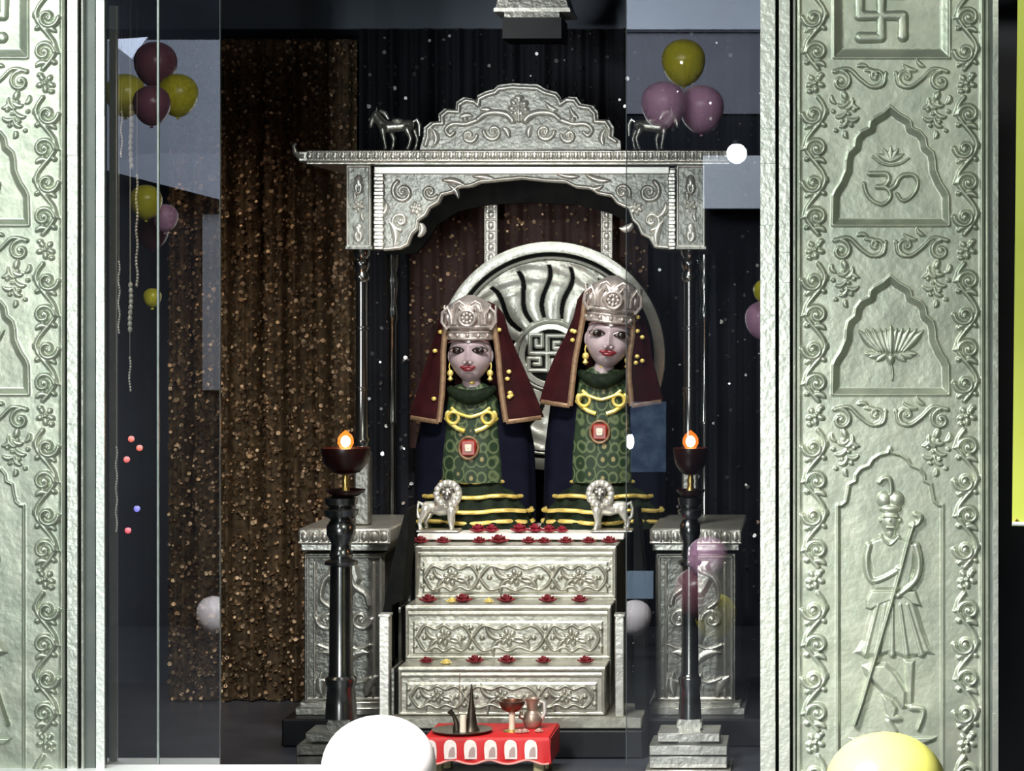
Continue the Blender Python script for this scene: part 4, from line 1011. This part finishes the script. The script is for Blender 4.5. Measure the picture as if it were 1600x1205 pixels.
# ================================================================== ANIMAL FIGURINES
def lion(cx, sg, label):
    """sg=+1: head at right; head centre cx, 772"""
    Y = 8.505; k = S(Y); p = lambda x, y, d=0.0: P(cx+sg*x, y, Y)+Vector((0, d, 0))
    t = thing('lion_figurine', label, 'figurine', p(-12, 833, .02))
    mb = MB()
    mb.caps(p(-34, 793, .02), 9*k, p(-14, 795, .02), 12*k); mb.caps(p(-14, 795, .02), 12*k, p(2, 792, .02), 14*k)
    mb.caps(p(2, 790, .01), 13*k, p(2, 776, 0), 12*k)
    for x, d, fx in ((6, -.012, 2), (2, .05, -2)):
        mb.caps(p(x, 798, d), 6.5*k, p(x-fx, 814, d), 4*k); mb.caps(p(x-fx, 814, d), 4*k, p(x+1, 826, d), 3.4*k); mb.caps(p(x+1, 826, d), 3.6*k, p(x+1, 826, d-.014), 3.2*k)
    for x, d in ((-38, -.01), (-33, .05)):
        mb.caps(p(x+4, 796, d), 8*k, p(x-1, 808, d), 5*k); mb.caps(p(x-1, 808, d), 4.5*k, p(x-6, 817, d), 3.4*k); mb.caps(p(x-6, 817, d), 3.4*k, p(x-4, 826, d), 3.2*k); mb.caps(p(x-4, 826, d), 3.4*k, p(x-4, 826, d-.014), 3*k)
    mb.remesh('body', SILVERB, t, .0032, 4)
    MB().tube([p(-40, 790, .02), p(-47, 786, .02), p(-50, 796, .02), p(-48, 808, .02), p(-43, 813, .02)], [3.4*k, 3*k, 2.6*k, 2.6*k, 4.4*k], 10).make('tail', SILVERB, t)
    mn = MB()
    for i in range(14):
        a = 2*math.pi*i/14; mn.ell(p(17*math.cos(a), 772+17*math.sin(a), -.012), (5.6*k, 5*k, 5.6*k), None, 12, 8)
    pts = [p(17*math.cos(a), 772+17*math.sin(a), 0) for a in [2*math.pi*i/32 for i in range(33)]]; mn.tube(pts, 5.5*k, 10)
    mn.make('mane', SILVERB, t)
    hd = MB().caps(p(0, 770, -.004), 11*k, p(0, 774, -.012), 9*k); hd.caps(p(0, 777, -.02), 6*k, p(0, 778, -.034), 4.5*k)
    for s_ in (-1, 1): hd.ell(p(s_*9, 760, -.014), (3.4*k, 2*k, 4*k))
    h = hd.remesh('head', mat('lion_face_dark', (0.16, 0.15, 0.14), .7, .35, (.24, .23, .21), 40), t, .0028, 3)  # face in a darker silver than the mane
    e_ = MB()
    for s_ in (-1, 1): e_.ell(p(s_*4.5, 768, -.033), (2.4*k, 1.5*k, 2*k))
    e_.make('eyes', SILVERB, h)
    MB().pbox(cx-50 if sg > 0 else cx-16, 829, cx+16 if sg > 0 else cx+50, 832, Y-.03, .10, .002).make('base', SILVER, t)
lion(700, 1, 'silver lion figurine standing on the top step by the left statue')
lion(938, -1, 'silver lion figurine standing on the top step by the right statue')

def horse(cx, sg, label):
    Y = 8.45; k = S(Y); p = lambda x, y, d=0.0: P(cx+sg*x, y, Y)+Vector((0, d, 0))
    t = thing('horse_figurine', label, 'figurine', p(0, 234, .02))
    mb = MB()
    mb.caps(p(-14, 198, .02), 10*k, p(22, 195, .02), 9*k); mb.caps(p(-18, 196, .02), 9*k, p(-30, 180, .02), 6.5*k)
    mb.caps(p(-30, 178, .02), 6.5*k, p(-36, 186, .02), 4.6*k); mb.caps(p(-36, 186, .02), 4.6*k, p(-38, 197, .02), 3.2*k)
    for x, d, a, b_ in ((-18, .0, -16, -13), (-10, .045, -4, -6), (20, 0, 26, 22), (28, .045, 33, 30)):
        mb.caps(p(x, 202, d), 5.5*k, p(a, 216, d), 3.2*k); mb.caps(p(a, 216, d), 3.0*k, p(b_, 231, d), 2.6*k); mb.caps(p(b_, 231, d), 3*k, p(b_-2, 232, d), 2.8*k)
    for d in (.012, .03): mb.caps(p(-29, 173, d), 2*k, p(-28, 165, d), 1*k)
    mb.remesh('body', SILVER, t, .0032, 4)
    MB().tube([p(28, 190, .02), p(34, 186, .02), p(38, 194, .02), p(38, 212, .02)], [2.6*k, 3*k, 3.2*k, 1.4*k], 10).make('tail', SILVERB, t)
    MB().tube([p(-24, 172, .02), p(-16, 176, .02), p(-10, 186, .02)], [2*k, 4*k, 2*k], 10).make('mane', SILVERB, t)
    MB().ell(p(4, 188, .02), (9*k, 12*k, 4*k)).make('saddle', SILVERB, t)
horse(616, 1, 'silver horse figurine standing on the left end of the canopy')
horse(1020, -1, 'silver horse figurine standing on the right end of the canopy')

# ================================================================== LAMP STANDS AND OIL LAMPS
FLAME = mat('flame', (1, .7, .3), 0, .5, emit=(1.0, 0.62, 0.30), estr=12)
FLAMEO = bpy.data.materials.new('flame_mantle'); FLAMEO.use_nodes = True; nt = FLAMEO.node_tree; nt.nodes.clear()
o_ = nt.nodes.new('ShaderNodeOutputMaterial'); a_ = nt.nodes.new('ShaderNodeAddShader'); e_ = nt.nodes.new('ShaderNodeEmission'); t_ = nt.nodes.new('ShaderNodeBsdfTransparent')
e_.inputs[0].default_value = (1.0, 0.20, 0.02, 1); e_.inputs[1].default_value = .9
nt.links.new(e_.outputs[0], a_.inputs[0]); nt.links.new(t_.outputs[0], a_.inputs[1]); nt.links.new(a_.outputs[0], o_.inputs[0])
def stand(xc, Y, rs, label, base_c):
    k = S(Y); c = P(xc, 1205, Y); zb = 0.0
    t = thing('lamp_stand', label, 'lamp stand', (c.x, Y, 0))
    z = lambda y: P(0, y, Y).z
    pts = [(1122, 20), (1100, 19), (1075, 17), (1068, 19), (1060, 20), (1056, 16), (1050, 15), (960, 14.5), (885, 13.5), (882, 20), (877, 21), (873, 13), (866, 15), (860, 13), (850, 12), (835, 18), (822, 18), (812, 13), (806, 20), (797, 22), (793, 14), (788, 20), (778, 21), (775, 12)]
    prof = [(r_*rs*k, z(y_)) for y_, r_ in pts]
    MB().lathe(prof, (c.x, Y, 0), 40).make('turned_column', POST, t)
    sb = MB()
    for (h, y0, y1, m) in ((20, 1126, 1136, 0), (48, 1139, 1153, 0), (60, 1157, 1172, 0), (60, 1174, 1192, 0), (66, 1194, 1240, 0)):
        z0 = max(z(y1), 0); z1 = z(y0)
        sb.box(c.x-h*k, c.x+h*k, Y-h*k*.8, Y+h*k*.8, z0, z1, .002)
    sb.box(c.x-17*k, c.x+17*k, Y-17*k, Y+17*k, 0, z(1122))
    sb.make('stepped_base', SILVERD if xc < 800 else SILVER, t)  # left base takes the darker silver: its shadow put into the colour
    return t
stand(533, 7.86, 1.25, 'dark turned lamp stand left of the steps behind the white balloon', None)
stand(1078, 7.86, .9, 'slimmer dark turned lamp stand right of the steps on stepped base', None)
def oil_lamp(xc, Y, label, big):
    k = S(Y); c = P(xc, 775, Y); z = lambda y: P(0, y, Y).z-c.z
    t = thing('oil_lamp', label, 'oil lamp', c)
    s = 1.0 if big else .72
    GLZ = mat('dark_red_glaze', (0.014, 0.003, 0.003), 0, .3, (0.022, 0.005, 0.004), 20)
    MB().lathe([(4*k, z(775.5)), (20*k*s, z(775)), (30*k*s, z(768)), (31*k*s, z(765)), (26*k*s, z(768)), (6*k, z(771))], c, 32).make('saucer', GLZ, t)
    MB().lathe([(9*k, z(772)), (6*k, z(764)), (4.5*k, z(758)), (6*k, z(752)), (4*k, z(746)), (5*k, z(738)), (9*k, z(733))], c, 24).make('stem', BRASS, t)
    MB().lathe([(8*k, z(742)), (22*k*s, z(738)), (34*k*s, z(724)), (38*k*s, z(706)), (38*k*s, z(700)), (35*k*s, z(700)), (32*k*s, z(716)), (20*k*s, z(728)), (3*k, z(730))], c, 36).make('bowl', GLZ, t)
    MB().lathe([(10*k, z(730)), (11*k, z(712)), (9*k, z(702)), (3*k, z(701))], c, 24).make('wick_holder', BRASS, t)
    prof = [(.5*k, z(704)), (8*k, z(701)), (12.5*k, z(693)), (12*k, z(685)), (8.5*k, z(679)), (4*k, z(675)), (.3*k, z(672))]
    f = MB().lathe(prof, c, 24).make('flame', FLAMEO, t)
    MB().ell(c+Vector((0, 0, z(690))), (7.5*k, 7.5*k, 9*k)).make('flame_core', FLAME, f)
    l = bpy.data.lights.new('flame_light', 'POINT'); l.energy = 1.0 if big else .7; l.color = (1, .42, .14); l.shadow_soft_size = .02
    o = bpy.data.objects.new('flame_light', l); SC.collection.objects.link(o); o.parent = t; o.location = (0, -.01, z(664))
    return t
oil_lamp(540, 7.86, 'lit oil lamp with wide dark bowl on the left stand', True)
oil_lamp(1079, 7.86, 'lit oil lamp with small dark bowl on the right stand', False)

# ================================================================== FLOWERS ON THE STEPS
def rose(c, r, m, label, group, name='red_flower', flat=.55):
    rnd = random.Random(int(c.x*1000)); mb = MB()
    for ring, (n, rr, hh, tl) in enumerate(((6, .62, .1, .35), (5, .38, .35, .8), (3, .14, .55, 1.2))):
        for i in range(n):
            a = 2*math.pi*(i+.5*ring)/n+rnd.uniform(-.2, .2)
            R = Matrix.Rotation(a, 3, 'Z') @ Matrix.Rotation(-tl, 3, 'Y')
            mb.ell(c+Vector((rr*r*math.cos(a), rr*r*math.sin(a), r*flat*(hh+.25))), (r*.48, r*.40, r*.13), R, 10, 7)
    mb.ell(c+Vector((0, 0, r*.28)), (r*.5, r*.5, r*.28), None, 12, 8)
    o = mb.make(name, m); return tagit(o, label, 'flower', group)
ordn = ['first', 'second', 'third', 'fourth', 'fifth', 'sixth', 'seventh', 'eighth', 'ninth']
def row(xs, y, Y, m, name, lab, group, r=9):
    for i, (x, s_) in enumerate(xs):
        c = P(x, y, Y); c.z = P(0, y, Y).z
        rose(c, r*S(Y)*s_, m, lab % ordn[i], group, name)
top_z = P(0, 853, 8.32).z; mid_z = P(0, 946, 8.16).z; low_z = P(0, 1042, 8.0).z
def rowz(xs, zt, Y, m, name, lab, group):
    for i, (x, s_) in enumerate(xs):
        c = P(x, 0, Y); c.z = zt+.002; rose(c, s_*S(Y), m, lab % ordn[i], group, name)
rowz([(657, 13), (692, 12), (749, 12), (779, 16), (826, 12), (850, 11), (884, 12), (920, 12), (952, 13)], top_z, 8.39, REDF, 'red_flower', '%s red flower from the left on the top tread', 'red flowers on the top tread')
rowz([(669, 14), (723, 15), (791, 14), (856, 14), (906, 13)], mid_z, 8.235, REDF, 'red_flower', '%s red flower from the left on the middle tread', 'red flowers on the middle tread')
rowz([(666, 11), (742, 14), (792, 14), (849, 12), (915, 13)], low_z, 8.075, REDF, 'red_flower', '%s red flower from the left on the lowest tread', 'red flowers on the lowest tread')
rowz([(706, 9), (764, 8)], mid_z, 8.22, YELF, 'yellow_flower', '%s yellow flower from the left on the middle tread', 'yellow flowers on the treads')
c = P(697, 0, 8.06); c.z = low_z; rose(c, 9*S(8.06), YELF, 'single yellow flower on the lowest tread', 'yellow flowers on the treads', 'yellow_flower')
mz = P(0, 834, 8.46).z
for i, (x, s_) in enumerate(((747, 13), (768, 12), (812, 14), (836, 13), (858, 12), (878, 10))):
    c = P(x, 0, 8.49+.008*(i % 2)); c.z = mz+.0005; rose(c, s_*S(8.5), mat('rose_red', (0.22, 0.006, 0.02), 0, .55, (0.32, 0.012, 0.035), 40), '%s deep red rose from the left between the statues' % ordn[i], 'roses between the statues', 'red_rose', .8)

# ================================================================== RED CLOTHED STOOL AND WHAT STANDS ON IT
def stool():
    Y0, Y1 = 7.60, 7.86; t = thing('low_stool', 'low wooden stool under the red and white cloth before the steps', 'stool', (P(765, 0, 7.73).x, 7.73, 0))
    zt = P(0, 1153, Y0).z
    WOOD = mat('pale_wood', (0.30, 0.26, 0.13), 0, .6, (0.38, 0.33, 0.18), 20, stretch=(1, 1, 8))
    MB().box(P(668, 0, Y0).x, P(852, 0, Y0).x, Y0+.012, Y1-.01, zt-.035, zt-.004, .003).make('seat_board', WOOD, t)
    for x in (672, 832):
        for y in (Y0+.02, Y1-.05): MB().box(P(x, 0, Y0).x, P(x+17, 0, Y0).x, y, y+.035, 0, zt-.035, .003).make('leg', WOOD, t)
    # cloth
    A, B = P(664, 0, Y0).x, P(858, 0, Y0).x; Zb = P(0, 1190, Y0).z; n = 70
    RED = mat('red_cloth', (0.55, 0.010, 0.014), 0, .6, (0.50, 0.01, 0.012), 12)
    co = []; fa = []
    rnd = random.Random(9)
    rowsv = [(Y1+.004, Zb+.02), (Y1+.003, zt-.003), (Y1-.004, zt), ((Y0+Y1)/2, zt+.0008), (Y0+.004, zt), (Y0, zt-.003)]+[(Y0-.001*j, zt-(zt-Zb)*j/6) for j in range(1, 7)]
    for layer in (0, 1):
        for j, (y, z) in enumerate(rowsv):
            for i in range(n+1):
                u = i/n; x = A+(B-A)*u; w_ = 0
                if j > 5: w_ = .004*math.sin(u*38+1)*((j-5)/6)
                zz = z-(.006*math.sin(u*21)*((j-5)/6) if j > 5 else 0)
                x2 = x+(.007*(j-5)/6*(1 if u > .5 else -1)*abs(2*u-1) if j > 5 else (.012*(1-j/5.) if u > .8 else 0)*0)
                co.append((x2, y+w_*1.0-layer*.002, zz+layer*.002*(1 if 1 < j < 6 else 0)))
    N = len(rowsv)*(n+1)
    for j in range(len(rowsv)-1):
        for i in range(n): a_ = j*(n+1)+i; fa.append((a_, a_+1, a_+n+2, a_+n+1)); fa.append((N+a_, N+a_+n+1, N+a_+n+2, N+a_+1))
    cl = thing('stool_cloth', 'bright red cloth with white motifs draped over the low stool', 'cloth', ((A+B)/2, (Y0+Y1)/2, Zb))
    finish('cloth', co, fa, RED, cl)
    # side fall at right with zigzag corner
    MB().prism([(B-.006, zt+.001), (B+.004, zt-.004), (B+.003, Zb-.012), (B-.006, Zb+.006)], Y0+.002, Y1).make('side_fall', RED, cl)
    MB().tube([Vector((A+(B-A)*i/30, Y0-.008+.003*math.sin(i*1.3), Zb-.001-.006*math.sin(i/30*21)*1)) for i in range(31)], .0035, 8).make('hem', mat('hem_pink', (0.72, 0.30, 0.26), 0, .6), cl)
    WH = mat('white_print', (0.80, 0.68, 0.64), 0, .6, (0.88, 0.78, 0.74), 50); GY = mat('grey_print', (0.42, 0.30, 0.28), 0, .6)
    for i in range(6):
        cx = 672+i*31.5; cy = 1171
        def pt(x, y): return (cx+x, cy+y)
        shp = smooth_pts([pt(-9, 14), pt(-10, 2), pt(-9, -9), pt(-4, -14), pt(2, -14), pt(8, -10), pt(10, 0), pt(10, 14)], 4)
        o = MB().pprism(shp+[pt(10, 15.5), pt(-9, 15.5)], Y0-.011, .003).make('printed_motif', WH, cl, False)
        inn = smooth_pts([pt(-3, 12), pt(-2, 3), pt(2, -3), pt(6, -3), pt(7, 4), pt(7, 12)], 4)
        MB().pprism(inn, Y0-.0125, .002).make('motif_centre', GY, o, False)
    return zt
zt = stool()
def onst(x, Y): q = P(x, 0, Y); q.z = zt+.0028; return q
k = S(7.70)
tc_ = onst(722, 7.68)
t = thing('incense_tray', 'dark round tray with incense holder on the red cloth, left side', 'incense tray', tc_)
MB().lathe([(10*k, 0), (34*k, .001), (46*k, .007), (47*k, .010), (43*k, .008), (30*k, .004), (3*k, .003)], tc_, 40).make('tray', mat('dark_bronze', (0.09, 0.07, 0.055), .7, .35, (0.14, 0.11, 0.08), 30), t)
HB = mat('blackened_bronze', (0.035, 0.028, 0.022), .6, .35, (0.06, 0.045, 0.03), 40)
MB().lathe([(13*k, .003), (12*k, .008), (9*k, .02*1), (7*k, 26*k), (4.5*k, 42*k), (2.6*k, 58*k), (1.6*k, 70*k), (.4*k, 76*k)], tc_+Vector((14*k, .01, 0)), 22).make('cone_burner', HB, t)
MB().tube([tc_+Vector((-8*k, 0, .005)), tc_+Vector((-9*k, 0, 16*k)), tc_+Vector((-13*k, 0, 26*k)), tc_+Vector((-20*k, 0, 34*k))], [7*k, 4*k, 3*k, 4.5*k], 12).make('gooseneck', HB, t)
MB().lathe([(5.4*k, .004), (5.0*k, 28*k), (1.2*k, 29*k)], tc_+Vector((3*k, -.02, 0)), 18).make('candle', mat('wax', (0.85, 0.74, 0.60), 0, .5), t)
MB().tube([tc_+Vector((-6*k, .005, 20*k)), tc_+Vector((-4*k, .005, 92*k))], .0012, 6).make('incense_stick', mat('incense', (0.16, 0.10, 0.06), 0, .8), t)
lc = onst(800, 7.70)
t = thing('small_brass_lamp', 'small dark brass lamp on pale stem on the red cloth', 'lamp', lc)
MB().lathe([(14*k, 0), (13*k, .003), (6*k, .006)], lc, 24).make('foot', BRASS, t)
MB().lathe([(5.2*k, .004), (4.6*k, 16*k), (5.4*k, 30*k)], lc, 20).make('stem', mat('pale_stem', (0.86, 0.74, 0.58), .1, .35), t)
MB().lathe([(6*k, 30*k), (15*k, 34*k), (20*k, 43*k), (20.5*k, 48*k), (18*k, 48*k), (10*k, 40*k), (1*k, 37*k)], lc, 28).make('bowl', mat('dark_copper', (0.13, 0.05, 0.035), .7, .3, (0.18, 0.08, 0.05), 30), t)
vc = onst(832, 7.76)
t = thing('small_water_pot', 'small silver pot with a spout beside the brass lamp', 'pot', vc)
MB().lathe([(8*k, 0), (13*k, 4*k), (16*k, 14*k), (13*k, 24*k), (8*k, 28*k), (9*k, 40*k), (13*k, 47*k), (11*k, 47*k), (7*k, 40*k), (1*k, 38*k)], vc, 28).make('pot_body', mat('pot_bronze', (0.36, 0.27, 0.22), .6, .35, (0.45, 0.36, 0.28), 30), t)
MB().tube([vc+Vector((10*k, 0, 44*k)), vc+Vector((19*k, 0, 40*k)), vc+Vector((20*k, 0, 24*k)), vc+Vector((13*k, 0, 12*k))], 3.4*k, 10).make('handle', SILVERB, t)
MB().tube([vc+Vector((-9*k, 0, 14*k)), vc+Vector((-19*k, 0, 18*k)), vc+Vector((-17*k, 0, 26*k))], [5*k, 4*k, 3*k], 10).make('spout', mat('pot_bronze', (1, 1, 1)), t)
for i, (x, dz) in enumerate(((812, 0), (820, .1), (842, 0))):
    rose(onst(x, 7.665+.01*i), 7*S(7.66), mat('pale_pink_petal', (0.55, 0.36, 0.30), 0, .6), '%s pale flower from the left before the small pot' % ordn[i], 'pale flowers on the red cloth', 'pale_flower')

# ================================================================== FOREGROUND
balloon(P(592, 1207, 5.8)+Vector((0, 0, -.004)), 88.5*S(5.8), BW, 'large round white balloon at the bottom, before the left lamp stand', 'foreground balloons', 1.03)
balloon(P(1383.5, 1244, 5.8), 96*S(5.8), BYB, 'large bright yellow balloon at the bottom, before the right pillar', 'foreground balloons', 1.03)
a, c = P(-260, 0, 6.6), P(640, 0, 6.6)
zt0 = GZ
o = MB().box(a.x, c.x, 6.56, 6.664, zt0-.08, zt0-.0005, .004).make('white_ledge', mat('white_ledge', (0.92, 0.94, 0.94), 0, .4, (0.88, 0.9, 0.9), 10)); tagit(o, 'white painted sill under the left glass door, along the bottom left', 'ledge')
hp = MB().box(a.x, c.x, 6.58, 6.66, -.0, zt0-.0805, .004).make('ledge_front', HALLW, None); hp.parent = None; tagit(hp, 'low grey wall under the white ledge', 'low wall', kind='structure'); hp.name = 'wall_low'
# yellow banner
Y = 6.3
q = [(P(1590.5, -40, Y).x, P(0, -40, Y).z), (P(1581.5, 822, Y).x, P(0, 822, Y).z), (P(1700, 826, Y).x, P(0, 826, Y).z), (P(1712, -40, Y).x, P(0, -40, Y).z)]
bt = thing('yellow_banner', 'fluorescent yellow vertical banner at the right edge', 'banner', (q[1][0]+.1, Y, q[1][1]))
MB().prism(q, Y, Y+.006).make('banner_sheet', mat('fluorescent_yellow', (0.62, 0.70, 0.10), 0, .6, (0.66, 0.74, 0.12), 6), bt, False)
MB().tube([Vector((q[1][0], Y-.003, q[1][1]+.006)), Vector((q[2][0], Y-.003, q[2][1]+.006))], .005, 8).make('hem_rod', WHITEP, bt)
MB().ell(P(1588, 813, Y-.004), (.004, .002, .004)).make('eyelet', BRASS, bt)
MB().tube([P(1696, -20, Y+.01), P(1696, 1300, Y+.01)], .012, 12).make('banner_pole', DARK, bt)

# strings of crystal beads hanging behind the left glass
cb = mat('crystal_bead', (0.75, 0.78, 0.76), .2, .2)
for i, (x, ya, yb, r_) in enumerate(((205, 168, 260, 4.5), (190, 175, 245, 2), (214, 275, 446, 2.6), (204, 446, 515, 4.2), (186, 410, 520, 2), (203, 560, 610, 2.2), (182, 700, 830, 2.0))):
    mb = MB(); Y = 8.95-.05*i; n = int((yb-ya)/(r_*2.0))
    for j in range(n+1): mb.ell(P(x+math.sin(j*.7), ya+(yb-ya)*j/n, Y), (r_*.9*S(Y), r_*.9*S(Y), r_*1.25*S(Y)), None, 10, 7)
    mb.tube([Vector((P(x, 0, Y).x, Y, 4.4)), P(x, yb, Y)], .0008, 5)
    o = mb.make('bead_string', cb); tagit(o, '%s hanging bead string behind the left glass door, counted as listed from above' % ordn[i], 'bead string', 'bead strings behind the left glass door')
    o['label'] = ['thick upper bead string behind the left glass door', 'thin upper bead string near the left pillar', 'long thin bead string behind the left glass door', 'thick middle bead string behind the left glass door', 'thin middle bead string near the left pillar', 'short bead string just above the red bulbs', 'thin lower bead string beside the blue bulb'][i]
